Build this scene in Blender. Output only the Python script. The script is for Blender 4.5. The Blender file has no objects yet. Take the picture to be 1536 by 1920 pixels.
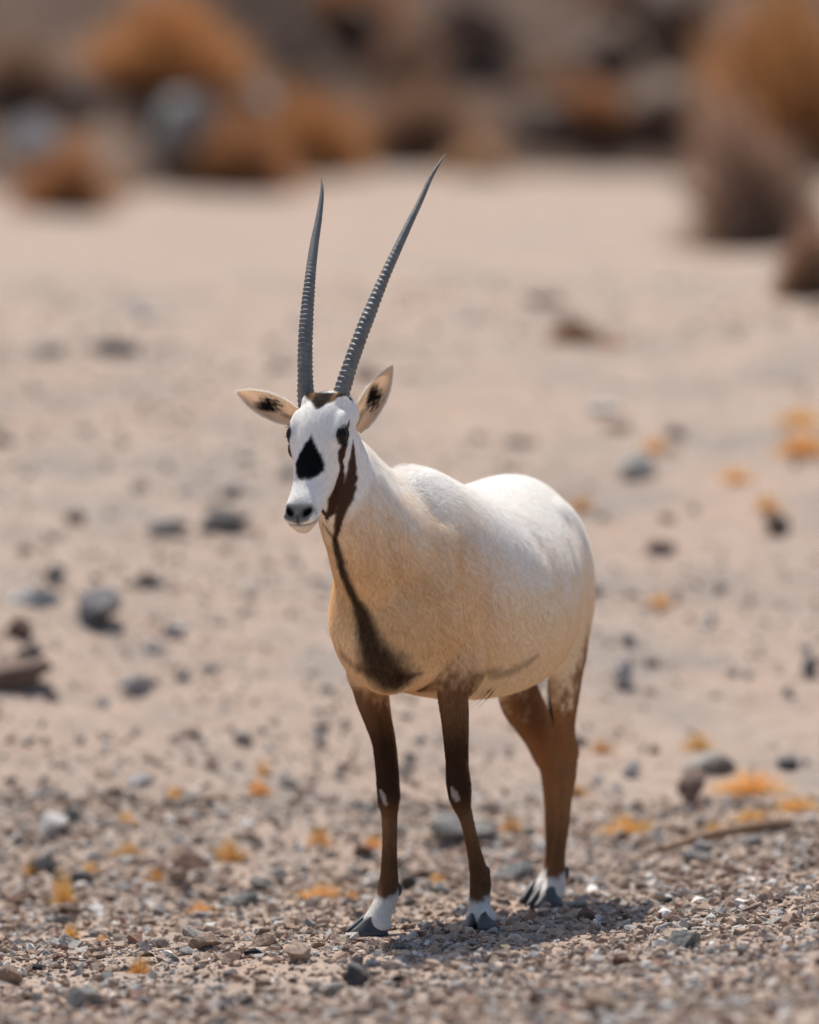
import bpy, bmesh, math, os
import numpy as np
from mathutils import Vector, Matrix
from mathutils.bvhtree import BVHTree

# ------------------------------------------------------------------ camera
S = bpy.context.scene
COL = S.collection
CAM = np.array([0.0, -16.0, 1.54])
PITCH = math.radians(2.34)
FPX = 13970.0                      # focal length in pixels of the 1536 x 1920 photograph
cam_data = bpy.data.cameras.new('camera')
cam = bpy.data.objects.new('camera', cam_data)
COL.objects.link(cam)
cam.location = CAM
cam.rotation_euler = (math.radians(90) - PITCH, 0, 0)
cam_data.sensor_fit = 'VERTICAL'
cam_data.sensor_height = 36.0
cam_data.sensor_width = 36.0
cam_data.lens = FPX / 1920 * 36.0
cam_data.clip_start = 0.5
cam_data.clip_end = 2000
cam_data.dof.use_dof = True
cam_data.dof.focus_distance = 15.88
cam_data.dof.aperture_fstop = 1.65
cam_data.dof.aperture_blades = 0
S.camera = cam

# ------------------------------------------------------------------ world and sun
SUN_ELEV = math.radians(61)
SUN_AZ = math.radians(-18)         # where the sun stands, measured from +Y (away from the camera) towards +X
to_sun = Vector((math.cos(SUN_ELEV) * math.sin(SUN_AZ), math.cos(SUN_ELEV) * math.cos(SUN_AZ), math.sin(SUN_ELEV)))
world = bpy.data.worlds.new('World')
S.world = world
world.use_nodes = True
wn = world.node_tree
bg = wn.nodes['Background']
sky = wn.nodes.new('ShaderNodeTexSky')
sky.sky_type = 'NISHITA'
sky.sun_disc = False
sky.sun_elevation = SUN_ELEV
sky.sun_rotation = SUN_AZ
sky.dust_density = 2.0
wn.links.new(sky.outputs['Color'], bg.inputs['Color'])
bg.inputs['Strength'].default_value = 0.11
sun_data = bpy.data.lights.new('sun', 'SUN')
sun_data.energy = 4.2
sun_data.angle = math.radians(0.53)
sun_data.color = (1.0, 0.945, 0.87)
sun = bpy.data.objects.new('sun', sun_data)
COL.objects.link(sun)
sun.rotation_euler = to_sun.to_track_quat('Z', 'Y').to_euler()
sun.location = (0, 0, 30)

S.view_settings.view_transform = 'Standard'
S.view_settings.look = 'None'
S.view_settings.exposure = 0.36
S.view_settings.gamma = 1.0
S.render.engine = 'CYCLES'
S.cycles.use_denoising = True
S.cycles.max_bounces = 8
S.cycles.diffuse_bounces = 4
S.cycles.glossy_bounces = 2
S.cycles.transmission_bounces = 4
S.cycles.sample_clamp_indirect = 8.0
S.cycles_curves.shape = 'RIBBONS'

# ------------------------------------------------------------------ helpers
RNG = np.random.default_rng(7)
SP, CP = math.sin(PITCH), math.cos(PITCH)

def ray(px, py):
    """direction from the camera through a pixel of the photograph, scaled to 1 along +Y"""
    a, b = (px - 768) / FPX, (960 - py) / FPX
    d = np.array([a, CP + b * SP, -SP + b * CP])
    return d / d[1]

def P(px, py, y):
    return CAM + ray(px, py) * (y - CAM[1])

def vnoise(x, y, seed=0):
    x = np.asarray(x, float); y = np.asarray(y, float)
    xi = np.floor(x).astype(np.int64); yi = np.floor(y).astype(np.int64)
    fx = x - xi; fy = y - yi
    fx = fx * fx * (3 - 2 * fx); fy = fy * fy * (3 - 2 * fy)
    def h(a, b):
        n = (a * 374761393 + b * 668265263 + seed * 1274126177) & 0xffffffff
        n = ((n ^ (n >> 13)) * 1274126177) & 0xffffffff
        return ((n ^ (n >> 16)) & 0xffffff) / float(0xffffff)
    a = h(xi, yi); b = h(xi + 1, yi); c = h(xi, yi + 1); d = h(xi + 1, yi + 1)
    return (a + (b - a) * fx) * (1 - fy) + (c + (d - c) * fx) * fy

def fbm(x, y, octv=4, seed=0, gain=0.5):
    s, a, t = 0, 1.0, 0
    for k in range(octv):
        s = s + a * (vnoise(x * 2 ** k, y * 2 ** k, seed + k * 17) - 0.5); t += a; a *= gain
    return s / t

def sstep(a, b, x):
    t = np.clip((np.asarray(x, float) - a) / (b - a), 0, 1)
    return t * t * (3 - 2 * t)

def mesh_from(name, verts, faces, smooth=True):
    me = bpy.data.meshes.new(name)
    verts = np.asarray(verts, np.float32); faces = np.asarray(faces, np.int32)
    n = faces.shape[1]
    me.vertices.add(len(verts)); me.vertices.foreach_set('co', verts.ravel())
    me.loops.add(faces.size); me.loops.foreach_set('vertex_index', faces.ravel())
    me.polygons.add(len(faces))
    me.polygons.foreach_set('loop_start', np.arange(0, faces.size, n, dtype=np.int32))
    me.update(calc_edges=True)
    me.polygons.foreach_set('use_smooth', np.full(len(faces), smooth))
    return me

def set_col(me, col, name='Col'):
    a = me.attributes.new(name, 'FLOAT_COLOR', 'POINT')
    c = np.ones((len(me.vertices), 4), np.float32); c[:, :3] = col
    a.data.foreach_set('color', c.ravel())

def link(name, me, parent=None, mat=None, label=None, cat=None, group=None, kind=None):
    o = bpy.data.objects.new(name, me)
    COL.objects.link(o)
    if parent is not None: o.parent = parent
    if mat is not None and me is not None and not me.materials: me.materials.append(mat)
    if label: o['label'] = label
    if cat: o['category'] = cat
    if group: o['group'] = group
    if kind: o['kind'] = kind
    return o

class NT:
    """small helper for node materials"""
    def __init__(self, name):
        self.m = bpy.data.materials.new(name); self.m.use_nodes = True
        self.t = self.m.node_tree; self.b = self.t.nodes['Principled BSDF']
        self.out = self.t.nodes['Material Output']
    def n(self, typ, **kw):
        nd = self.t.nodes.new(typ)
        for k, v in kw.items():
            if k in nd.inputs.keys(): nd.inputs[k].default_value = v
            else: setattr(nd, k, v)
        return nd
    def l(self, a, b): self.t.links.new(a, b)
    def noise(self, scale, detail=4, rough=0.55, vec=None, coord='Object'):
        nd = self.n('ShaderNodeTexNoise'); nd.inputs['Scale'].default_value = scale
        nd.inputs['Detail'].default_value = detail; nd.inputs['Roughness'].default_value = rough
        if vec is None:
            tc = self.n('ShaderNodeTexCoord'); vec = tc.outputs[coord]
        self.l(vec, nd.inputs['Vector'])
        return nd.outputs['Fac']
    def ramp(self, fac, stops):
        r = self.n('ShaderNodeValToRGB')
        e = r.color_ramp.elements
        while len(e) < len(stops): e.new(0.5)
        for i, (p, c) in enumerate(stops):
            e[i].position = p; e[i].color = (*c, 1) if len(c) == 3 else c
        self.l(fac, r.inputs['Fac'])
        return r.outputs['Color']
    def mix(self, fac, a, b, mode='MIX'):
        m = self.n('ShaderNodeMix'); m.data_type = 'RGBA'; m.blend_type = mode
        for sock, v in ((m.inputs[0], fac), (m.inputs[6], a), (m.inputs[7], b)):
            if hasattr(v, 'is_output'): self.l(v, sock)
            elif isinstance(v, (int, float)): sock.default_value = v
            else: sock.default_value = (*v, 1)
        return m.outputs[2]
    def bump(self, h, strength=0.5, dist=0.01):
        b = self.n('ShaderNodeBump'); b.inputs['Strength'].default_value = strength
        b.inputs['Distance'].default_value = dist
        self.l(h, b.inputs['Height']); self.l(b.outputs['Normal'], self.b.inputs['Normal'])
    def attr(self, name, geo='GEOMETRY'):
        a = self.n('ShaderNodeAttribute'); a.attribute_name = name; a.attribute_type = geo
        return a.outputs['Color']
    def color(self, c):
        if hasattr(c, 'is_output'): self.l(c, self.b.inputs['Base Color'])
        else: self.b.inputs['Base Color'].default_value = (*c, 1)
    def rough(self, r, spec=0.3):
        self.b.inputs['Roughness'].default_value = r
        self.b.inputs['Specular IOR Level'].default_value = spec

# ------------------------------------------------------------------ terrain shape
_py = np.array([-60, -20, -8, -3, -1, 0, 1.2, 1.9, 2.3, 2.7, 4.5, 6.5, 9, 14, 24, 28, 60, 400.])
_pz = np.array([.10, .10, .06, .025, -.01, -.028, -.05, -.05, -.005, .075, .437, .80, 1.145, 1.32, 1.52, 1.7, 2.6, 3.])
_fy = np.linspace(-60, 60, 6001)
_fz = np.interp(_fy, _py, _pz)
_k = np.exp(-0.5 * (np.arange(-60, 61) / 14.0) ** 2); _k /= _k.sum()
_fz = np.convolve(np.pad(_fz, 60, mode='edge'), _k, 'valid')

def ground_z(x, y):
    """smooth shape of the land: a pebbly shelf, a sandy slope behind it, a flat terrace above"""
    x = np.asarray(x, float); y = np.asarray(y, float)
    yy = y - 0.35 * np.clip(x, -1.5, 1.5) * sstep(0.6, 2.2, y) * (1 - sstep(2.5, 6, y))
    z = np.interp(yy, _fy, _fz)
    near = 1 - sstep(2.0, 5.0, y)
    xs = np.clip(x, -6, 6)
    z = z + near * (0.05 * xs + 0.035 * sstep(0.35, 1.3, x) * (1 - sstep(3, 8, x)))
    z = z + 0.35 * fbm(x / 5.0, y / 5.0, 3, 3) * sstep(3.5, 12, np.abs(y) + 0.5 * np.abs(x)) 
    z = z + 0.05 * fbm(x / 0.9, y / 0.9, 3, 11) * (0.25 + 0.75 * sstep(2.2, 4, y))
    return z

def ground_fine(x, y):
    r = 0.016 * fbm(x / 0.16, y / 0.16, 3, 21) + 0.012 * fbm(x / 0.05, y / 0.05, 3, 31)
    foot = 1 - 0.0 * x
    return ground_z(x, y) + r * foot

def hit(px, py):
    """where the ray through a pixel meets the land"""
    d = ray(px, py)
    t = np.linspace(10, 75, 6500)
    pts = CAM[None] + d[None] * t[:, None]
    below = pts[:, 2] < ground_z(pts[:, 0], pts[:, 1])
    i = int(np.argmax(below)) if below.any() else len(t) - 1
    return pts[i], t[i]
# ------------------------------------------------------------------ the oryx
PSI = math.radians(21.5)
OX, OY = 0.10, 0.30
FWD = np.array([-math.sin(PSI), -math.cos(PSI), 0.0])
LFT = np.array([math.cos(PSI), -math.sin(PSI), 0.0])
UP = np.array([0, 0, 1.0])
ORG = np.array([OX, OY, 0.0])

def L2W(u, v, w): return ORG + FWD * u + LFT * v + UP * w

PH, QH = math.radians(62), math.radians(24)
HF = np.array([-math.sin(QH), -math.cos(QH), 0.0])
HN = math.cos(PH) * HF - math.sin(PH) * UP          # towards the nose
HD = math.sin(PH) * HF + math.cos(PH) * UP          # out of the forehead
HL = np.array([math.cos(QH), -math.sin(QH), 0.0])   # the animal's left
HE = P(597, 822, -0.285)

def H2W(s, t, d): return HE + HN * s + HL * t + HD * d

def crom(keys, n):
    """Catmull-Rom through rows of keys, parametrised by chord length"""
    K = np.asarray(keys, float)
    t = np.concatenate([[0], np.cumsum(np.sqrt(np.linalg.norm(np.diff(K[:, :3], axis=0), axis=1)) + 1e-6)])
    m = np.zeros_like(K)
    for i in range(len(K)):
        a, b = max(i - 1, 0), min(i + 1, len(K) - 1)
        m[i] = (K[b] - K[a]) / (t[b] - t[a])
    ts = np.linspace(0, t[-1], n)
    idx = np.clip(np.searchsorted(t, ts, side='right') - 1, 0, len(K) - 2)
    h = (t[idx + 1] - t[idx])[:, None]; x = ((ts - t[idx])[:, None]) / h
    return ((2*x**3 - 3*x**2 + 1) * K[idx] + (x**3 - 2*x**2 + x) * h * m[idx]
            + (-2*x**3 + 3*x**2) * K[idx + 1] + (x**3 - x**2) * h * m[idx + 1])

def tube_faces(nr, k):
    i = np.arange(nr - 1)[:, None]; j = np.arange(k)[None]
    a = i * k + j; b = i * k + (j + 1) % k
    return np.stack([a, b, b + k, a + k], -1).reshape(-1, 4)

class Soup:
    def __init__(self): self.v = []; self.f = []; self.n = 0
    def add(self, rings):
        """rings: (nr, k, 3), closed with a centre vertex at both ends"""
        nr, k, _ = rings.shape
        v = rings.reshape(-1, 3)
        f = tube_faces(nr, k) + self.n
        c0, c1 = rings[0].mean(0), rings[-1].mean(0)
        self.v += [v, c0[None], c1[None]]
        i0 = self.n + nr * k; i1 = i0 + 1
        j = np.arange(k); jn = (j + 1) % k
        f0 = np.stack([np.full(k, i0), j * 0 + self.n + jn, self.n + j, self.n + j], -1)
        f1 = np.stack([np.full(k, i1), self.n + (nr - 1) * k + j, self.n + (nr - 1) * k + jn, self.n + (nr - 1) * k + jn], -1)
        self.f.append(f); self.tri = getattr(self, 'tri', []) + [f0[:, :3], f1[:, :3]]
        self.n += nr * k + 2
    def mesh(self, name):
        v = np.concatenate(self.v)
        faces = [tuple(r) for r in np.concatenate(self.f)] + [tuple(r) for r in np.concatenate(self.tri)]
        me = bpy.data.meshes.new(name); me.from_pydata(v.tolist(), [], faces); me.update()
        return me

TH = np.linspace(0, 2 * math.pi, 40, endpoint=False)
def spow(x, p): return np.sign(x) * np.abs(x) ** p

soup = Soup()
# trunk: u, top, bottom, half width, height of the widest place
TR = np.array([
    [-.590, .79, .70, .030, .75], [-.575, .83, .63, .068, .74], [-.535, .878, .57, .105, .735],
    [-.47, .918, .53, .142, .735], [-.39, .942, .50, .164, .73], [-.30, .944, .474, .190, .71],
    [-.20, .934, .462, .220, .685], [-.10, .928, .458, .232, .67], [0.0, .931, .462, .228, .675],
    [.08, .946, .470, .208, .69], [.16, .968, .480, .185, .70], [.24, .984, .492, .170, .70],
    [.32, .966, .500, .156, .69], [.385, .895, .505, .138, .68], [.45, .84, .52, .11, .67], [.49, .76, .56, .07, .66], [.505, .70, .60, .03, .65]])
tr = crom(np.c_[TR[:, 0], np.zeros((len(TR), 2)), TR[:, 1:]], 70)
rings = []
for r in tr:
    u, top, bot, hw, wm = r[0], r[3], r[4], r[5], r[6]
    c, s = np.cos(TH), np.sin(TH)
    nb = 0.92
    v = hw * spow(c, nb)
    w = np.where(s > 0, wm + (top - wm) * np.abs(s) ** 0.98, wm - (wm - bot) * np.abs(s) ** 0.9)
    v = np.where(s > 0, v * (1 - 0.20 * np.clip(s, 0, 1) ** 2), v)
    rings.append(ORG + FWD * u + np.outer(v, LFT) + np.outer(w, UP))
soup.add(np.array(rings))

def tube(keys, side, n=30, kk=40, egg=0.0):
    """keys: x y z a b (a half size along side, b along the other axis)"""
    R = crom(keys, n)
    T = np.gradient(R[:, :3], axis=0); T /= np.linalg.norm(T, axis=1)[:, None]
    th = np.linspace(0, 2 * math.pi, kk, endpoint=False)
    out = []
    for r, t in zip(R, T):
        s = side - t * side.dot(t); s /= np.linalg.norm(s); q = np.cross(t, s)
        a, b = max(r[3], 1e-3), max(r[4], 1e-3)
        out.append(r[:3] + np.outer(np.cos(th) * a * (1 - egg * np.clip(np.sin(th), 0, 1) ** 1.3), s) + np.outer(np.sin(th) * b, q))
    return np.array(out)

def ellip(c, ax, r, n=14, kk=24):
    """ellipsoid: centre, 3 axes, radii"""
    ph = np.linspace(-math.pi / 2 + .12, math.pi / 2 - .12, n); th = np.linspace(0, 2 * math.pi, kk, endpoint=False)
    out = []
    for p in ph:
        out.append(c + ax[2] * r[2] * math.sin(p) + math.cos(p) * (np.outer(np.cos(th), ax[0]) * r[0] + np.outer(np.sin(th), ax[1]) * r[1]))
    return np.array(out)
BAX = (FWD, LFT, UP)
def brot(pitch, yaw=0):
    """body axes pitched (about the left axis) by so many degrees: forward tips up"""
    a, b = math.radians(pitch), math.radians(yaw)
    f = FWD * math.cos(b) + LFT * math.sin(b); l = -FWD * math.sin(b) + LFT * math.cos(b)
    return (f * math.cos(a) + UP * math.sin(a), l, -f * math.sin(a) + UP * math.cos(a))

# neck: u v w lateral sagittal
NK = [[.25, 0, .74, .145, .20], [.33, 0, .780, .130, .190], [.415, -.010, .830, .110, .165], [.49, -.027, .900, .086, .126],
      [.553, -.043, .980, .070, .094], [.590, -.050, 1.04, .062, .076], [.61, -.053, 1.085, .052, .058], [.62, -.053, 1.105, .035, .04]]
soup.add(tube([[*L2W(*k[:3]), k[3], k[4]] for k in NK], LFT, 34, egg=.42))
# muscle masses
for sd in (1, -1):
    soup.add(ellip(L2W(.275, sd * .092, .712), brot(64), (.172, .066, .10)))       # shoulder
    soup.add(ellip(L2W(.345, sd * .095, .655), brot(30), (.09, .055, .085)))       # point of the shoulder
    soup.add(ellip(L2W(.235, sd * .110, .58), brot(-70), (.10, .050, .08)))        # upper arm
    soup.add(ellip(L2W(-.40, sd * .092, .71), brot(70), (.19, .072, .135)))          # thigh
    soup.add(ellip(L2W(-.30, sd * .096, .845), brot(-18), (.085, .052, .042)))        # point of the hip
soup.add(ellip(L2W(.40, 0, .60), brot(35), (.11, .085, .10)))                        # brisket

# head: s, top, bottom, half width, low narrowing
HR = np.array([
    [-.118, -.012, -.05, .028, .8], [-.108, .004, -.075, .046, .85], [-.088, .022, -.090, .057, .85], [-.06, .036, -.10, .062, .85],
    [-.025, .0405, -.108, .0645, .8], [.01, .037, -.108, .061, .75], [.045, .0285, -.100, .053, .72], [.07, .023, -.090, .0475, .74],
    [.095, .0195, -.078, .0425, .78], [.123, .0205, -.062, .0395, .82], [.150, .0255, -.050, .0390, .84], [.172, .0260, -.042, .0385, .84],
    [.190, .0200, -.036, .035, .82], [.203, .010, -.030, .027, .75], [.2095, .001, -.024, .014, .6]])
hr = crom(np.c_[HR[:, 0], np.zeros((len(HR), 2)), HR[:, 1:]], 44)
rings = []
for r in hr:
    s0, top, bot, hw, nar = r[0], r[3], r[4], r[5], r[6]
    c, s = np.cos(TH), np.sin(TH)
    mid = top - 0.40 * (top - bot)
    d = np.where(s > 0, mid + (top - mid) * np.abs(s) ** 0.85, mid + (bot - mid) * np.abs(s))
    t = hw * spow(c, 0.86) * np.where(s < 0, 1 - (1 - nar) * np.abs(s) ** 1.0, 1 - 0.10 * np.clip(s, 0, 1))
    rings.append(HE + HN * s0 + np.outer(t, HL) + np.outer(d, HD))
soup.add(np.array(rings))
HAX = (HN, HL, HD)
for sd in (1, -1):
    soup.add(ellip(H2W(-.018, sd * .050, .014), HAX, (.044, .016, .016)))            # brow over the eye
    soup.add(ellip(H2W(.014, sd * .053, -.010), HAX, (.030, .017, .018)))            # cheekbone
    soup.add(ellip(H2W(.015, sd * .036, -.065), HAX, (.060, .018, .042)))            # jaw muscle
    soup.add(ellip(H2W(.178, sd * .0225, .010), HAX, (.026, .0160, .016)))          # nostril wing
    soup.add(ellip(H2W(-.082, sd * .034, .004), HAX, (.024, .020, .020)))            # horn root
    soup.add(ellip(H2W(-.070, sd * .051, -.028), HAX, (.024, .016, .024)))           # ear root
soup.add(ellip(H2W(.190, 0, -.0195), HAX, (.025, .0235, .0145)))
for sd in (1, -1): soup.add(ellip(H2W(.170, sd * .0215, -.008), HAX, (.036, .0165, .018)))                      # lower lip

# legs: left and right edge and height of the outline in the photograph, distance y, fore-aft half size
def leg(rows, phi):
    side = np.array([math.cos(phi), -math.sin(phi), 0]); keys = []
    for xl, xr, py, y, b in rows:
        c = P((xl + xr) / 2, py, y)
        hw = (xr - xl) / 2 * (y - CAM[1]) / FPX
        a = math.sqrt(max(hw * hw - (b * math.sin(phi)) ** 2, (0.6 * hw) ** 2)) / math.cos(phi)
        keys.append([*c, a, b])
    return keys
PHI = math.radians(20)
LEG_RF = leg([(668, 742, 1180, .075, .075), (660, 738, 1240, .085, .072), (661, 726, 1275, .095, .064), (666, 729, 1305, .10, .058), (683, 734, 1347, .105, .050), (697, 741, 1386, .11, .042),
    (702, 746, 1422, .115, .036), (705, 748, 1452, .12, .033), (706.5, 750, 1478, .12, .034), (709, 751, 1497, .122, .034), (713.5, 747.5, 1517, .13, .029),
    (716, 745.6, 1535, .135, .024), (717, 745, 1566, .137, .0215), (716, 745, 1598, .138, .021), (714, 746, 1631, .138, .023), (709.5, 747.6, 1660, .138, .027),
    (706, 747, 1680, .13, .028), (699, 741, 1697, .12, .028), (690, 735, 1714, .11, .030), (680, 735, 1728, .105, .034), (676, 736, 1738, .102, .036), (679, 733, 1744, .102, .032)], PHI)
LEG_LF = leg([(812, 886, 1180, .02, .075), (812, 880, 1240, .02, .070), (818, 876, 1272, .02, .062), (821, 877.5, 1305, .023, .056), (826, 879, 1338, .027, .050), (830, 879.5, 1370, .03, .044), (833.5, 879, 1403, .033, .039),
    (836, 879, 1435, .037, .035), (836, 881, 1455, .04, .034), (837, 883.5, 1470, .042, .035), (841, 885, 1488, .047, .034), (847.5, 884.5, 1504, .055, .031),
    (855.5, 884, 1518, .065, .027), (862.5, 887.5, 1535, .075, .023), (870, 894, 1566, .095, .0205), (876.5, 902.5, 1598, .115, .021), (880, 913, 1630, .135, .024),
    (881, 921, 1652, .147, .027), (880.5, 920, 1672, .15, .028), (879, 920, 1694, .145, .028), (875, 925, 1708, .14, .031), (872, 931, 1719, .135, .034), (873, 932, 1726, .133, .034), (878, 928, 1731, .133, .028)], PHI)
LEG_LH = leg([(1010, 1112, 1120, .60, .13), (1022, 1108, 1180, .585, .115), (1028, 1100, 1235, .58, .095), (1030, 1093.6, 1272, .585, .080), (1033, 1089, 1305, .60, .066), (1037, 1084, 1338, .62, .055), (1040, 1080, 1370, .65, .047),
    (1042, 1080.5, 1390, .67, .045), (1044, 1083, 1407, .685, .046), (1044, 1083.5, 1420, .69, .046), (1043.5, 1082, 1437, .69, .042), (1043, 1081, 1455, .685, .036), (1043.5, 1076, 1478, .68, .030),
    (1043.5, 1072, 1503, .675, .026), (1043, 1069, 1535, .67, .024), (1040, 1064.5, 1567, .665, .023), (1034, 1060.5, 1600, .66, .023), (1027, 1060, 1630, .652, .026), (1022.5, 1061, 1648, .645, .029),
    (1017, 1061, 1662, .635, .030), (1010, 1057, 1676, .622, .031), (1004, 1054, 1686, .612, .034), (1002, 1052, 1694, .607, .034), (1006, 1049, 1700, .607, .03)], PHI)
LEG_RH = leg([(925, 1010, 1160, .70, .12), (926, 1004, 1225, .685, .105), (931, 1000, 1270, .685, .09), (936, 1004, 1298, .70, .078), (949, 1015, 1321, .72, .067), (964, 1030, 1347, .75, .055), (979, 1038, 1370, .785, .048), (996, 1046, 1403, .83, .045),
    (1007, 1053, 1425, .85, .045), (1013, 1055, 1448, .85, .038), (1017, 1052, 1478, .845, .030), (1020, 1049, 1505, .84, .026), (1021, 1047, 1535, .835, .024), (1022, 1046, 1567, .83, .023), (1022, 1047, 1600, .825, .024),
    (1018, 1049, 1630, .815, .027), (1010, 1047, 1650, .805, .029), (1002, 1042, 1664, .79, .030), (995, 1036, 1676, .775, .033), (992, 1032, 1686, .765, .033), (995, 1030, 1692, .765, .028)], PHI)
for k in (LEG_RF, LEG_LF, LEG_LH, LEG_RH):
    soup.add(tube(k, np.array([math.cos(PHI), -math.sin(PHI), 0]), 70, 28))
# point of each hock, stifle and elbow
soup.add(ellip(P(1074, 1412, .735), brot(-70), (.030, .014, .018)))
soup.add(ellip(P(1045, 1418, .90), brot(-70), (.030, .014, .018)))
for k, q in ((LEG_RF, 9), (LEG_LF, 10)):
    c = np.array(k[q][:3]); soup.add(ellip(c + FWD * .010 - UP * .004, BAX, (.026, .0215, .026)))
# tail
TAIL = [L2W(-.565, 0, .83), L2W(-.605, 0, .80), L2W(-.625, 0, .72), L2W(-.63, .0, .62), L2W(-.63, .005, .50)]
soup.add(tube([[*p, a, a] for p, a in zip(TAIL, (.028, .024, .018, .014, .009))], LFT, 24, 16))

raw = soup.mesh('oryx_raw')
tmp = bpy.data.objects.new('tmp', raw); COL.objects.link(tmp)
md = tmp.modifiers.new('r', 'REMESH'); md.mode = 'VOXEL'; md.voxel_size = 0.0042; md.adaptivity = 0
dg = bpy.context.evaluated_depsgraph_get(); dg.update()
ev = bpy.data.meshes.new_from_object(tmp.evaluated_get(dg))
bpy.data.objects.remove(tmp); bpy.data.meshes.remove(raw)
BV = np.empty(len(ev.vertices) * 3, np.float32); ev.vertices.foreach_get('co', BV); BV = BV.reshape(-1, 3).astype(float)
BF = np.empty(len(ev.loops), np.int32); ev.loops.foreach_get('vertex_index', BF)
assert len(BF) == 4 * len(ev.polygons); BF = BF.reshape(-1, 4)
ED = np.empty(len(ev.edges) * 2, np.int32); ev.edges.foreach_get('vertices', ED); ED = ED.reshape(-1, 2)
bpy.data.meshes.remove(ev)
DEG = np.bincount(ED.ravel(), minlength=len(BV)).astype(float)
def nbr_mean(X):
    out = np.empty_like(X)
    for c in range(X.shape[1]):
        out[:, c] = np.bincount(ED[:, 0], X[ED[:, 1], c], len(BV)) + np.bincount(ED[:, 1], X[ED[:, 0], c], len(BV))
    return out / DEG[:, None]
def head_co(X):
    r = X - HE
    return np.stack([r @ HN, r @ HL, r @ HD], -1)
hc = head_co(BV)
in_head = sstep(-.14, -.10, hc[:, 0]) * (1 - sstep(.10, .15, np.abs(hc[:, 1]))) * sstep(-.13, -.10, hc[:, 2])
trunk_w = sstep(.47, .56, BV[:, 2]) * (1 - in_head)
_l = BV - ORG
trunk_w = trunk_w * (1 - .72 * sstep(.30, .40, _l @ FWD) * sstep(.84, .92, BV[:, 2]))
head_w = .30 * in_head
for it in range(60):                                   # melt the masses into one another
    w = 0.5 * (np.maximum(trunk_w, head_w if it < 14 else 0) if it >= 6 else np.maximum(trunk_w, 0.6 if it < 4 else 0.35))
    if it >= 6:
        w = w * 0.9
    BV += (nbr_mean(BV) - BV) * w[:, None]
hc = head_co(BV)

def bnormals():
    a = BV[BF[:, 2]] - BV[BF[:, 0]]; b = BV[BF[:, 3]] - BV[BF[:, 1]]
    fn = np.cross(a, b)
    N = np.zeros_like(BV)
    for q in range(4):
        for c in range(3): N[:, c] += np.bincount(BF[:, q], fn[:, c], len(BV))
    return N / np.maximum(np.linalg.norm(N, axis=1), 1e-12)[:, None]
BN = bnormals()
# nostrils, mouth line, eye sockets
s_, t_, d_ = hc.T
ta = np.abs(t_)
nx = (s_ - .186) * math.cos(-.75) - (d_ - .000) * math.sin(-.75)
front = sstep(.150, .165, s_)
ns, nt, nd_ = .1815, .0225, .000
tt = (ta - nt); ss = (s_ - ns); q1 = tt * .64 + ss * .77; q2 = tt * .77 - ss * .64
nostril = np.exp(-((q1 / .0092) ** 2 + (q2 / .0165) ** 2) ** 1.5) * sstep(-.004, .004, d_) * front
BV -= BN * (0.010 * nostril)[:, None]
mline = np.exp(-(((d_ - .004 + .62 * np.clip(.208 - s_, 0, 1)) / .0030) ** 2)) * sstep(.135, .155, s_)
mline = mline * ((s_ < .23) & (d_ > -.085) & (ta < .06))
BV -= BN * (0.005 * mline)[:, None]
phil = np.exp(-((t_ / .0035) ** 2)) * sstep(.185, .192, s_) * sstep(.000, .006, d_) * (1 - sstep(.018, .022, d_))
BV -= BN * (0.003 * phil)[:, None]
eye_l = np.hypot(np.hypot((s_ + .004) / 1.2, d_ - .009), np.clip(ta - .062, -.02, .02) * .6)
sock = np.exp(-(eye_l / .0135) ** 2)
BV -= BN * (0.006 * sock)[:, None]
for it in range(1):
    BV += (nbr_mean(BV) - BV) * 0.3
BN = bnormals()
hc = head_co(BV); s_, t_, d_ = hc.T; ta = np.abs(t_)

# ---- folds: behind the shoulder, in front of it, the flank
tree = BVHTree.FromPolygons([tuple(v) for v in BV.tolist()], [tuple(f) for f in BF.tolist()])
def fold(rows, width, depth):
    global BV
    pts = []
    for px, py in rows:
        d = ray(px, py); h9 = tree.ray_cast(Vector(CAM), Vector(d / np.linalg.norm(d)))[0]
        if h9 is not None: pts.append(np.array([*h9, 1.0]))
    n = len(pts)
    for i9, p9 in enumerate(pts): p9[3] = math.sin(math.pi * (i9 + .6) / (n + .2))
    mir = []
    for p9 in pts:
        q9 = p9[:3] - ORG; mir.append(np.array([*(p9[:3] - 2 * LFT * q9.dot(LFT)), p9[3]]))
    for P9 in (pts, mir):
        best = np.full(len(BV), 9.0); val = np.zeros(len(BV))
        for a, b in zip(P9[:-1], P9[1:]):
            ab = b[:3] - a[:3]; k = np.clip(((BV - a[:3]) @ ab) / (ab @ ab), 0, 1)
            dd = np.linalg.norm(BV - (a[:3] + k[:, None] * ab), axis=1); mm = dd < best
            best[mm] = dd[mm]; val[mm] = (a[3] + k * (b[3] - a[3]))[mm]
        BV = BV - BN * (depth * val * np.exp(-(best / width) ** 2))[:, None]
fold([(866, 1020), (874, 1090), (880, 1150), (883, 1210), (878, 1262)], .020, .012)
fold([(708, 880), (722, 925), (736, 980), (748, 1040), (756, 1100), (748, 1160)], .026, .013)
fold([(690, 880), (694, 930), (700, 990), (706, 1040)], .016, .005)
fold([(800, 960), (815, 1010), (822, 1070), (812, 1140)], .030, .004)
fold([(1066, 1190), (1078, 1140), (1082, 1080), (1070, 1030)], .020, .007)
fold([(985, 985), (1020, 1030), (1045, 1090)], .035, .005)
fold([(858, 1310), (860, 1370), (858, 1430)], .008, .004)
fold([(712, 1320), (722, 1380), (728, 1440)], .008, .004)
fold([(736, 1545), (736, 1590), (735, 1640)], .005, .003)
fold([(884, 1560), (892, 1600), (900, 1635)], .005, .003)
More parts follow.
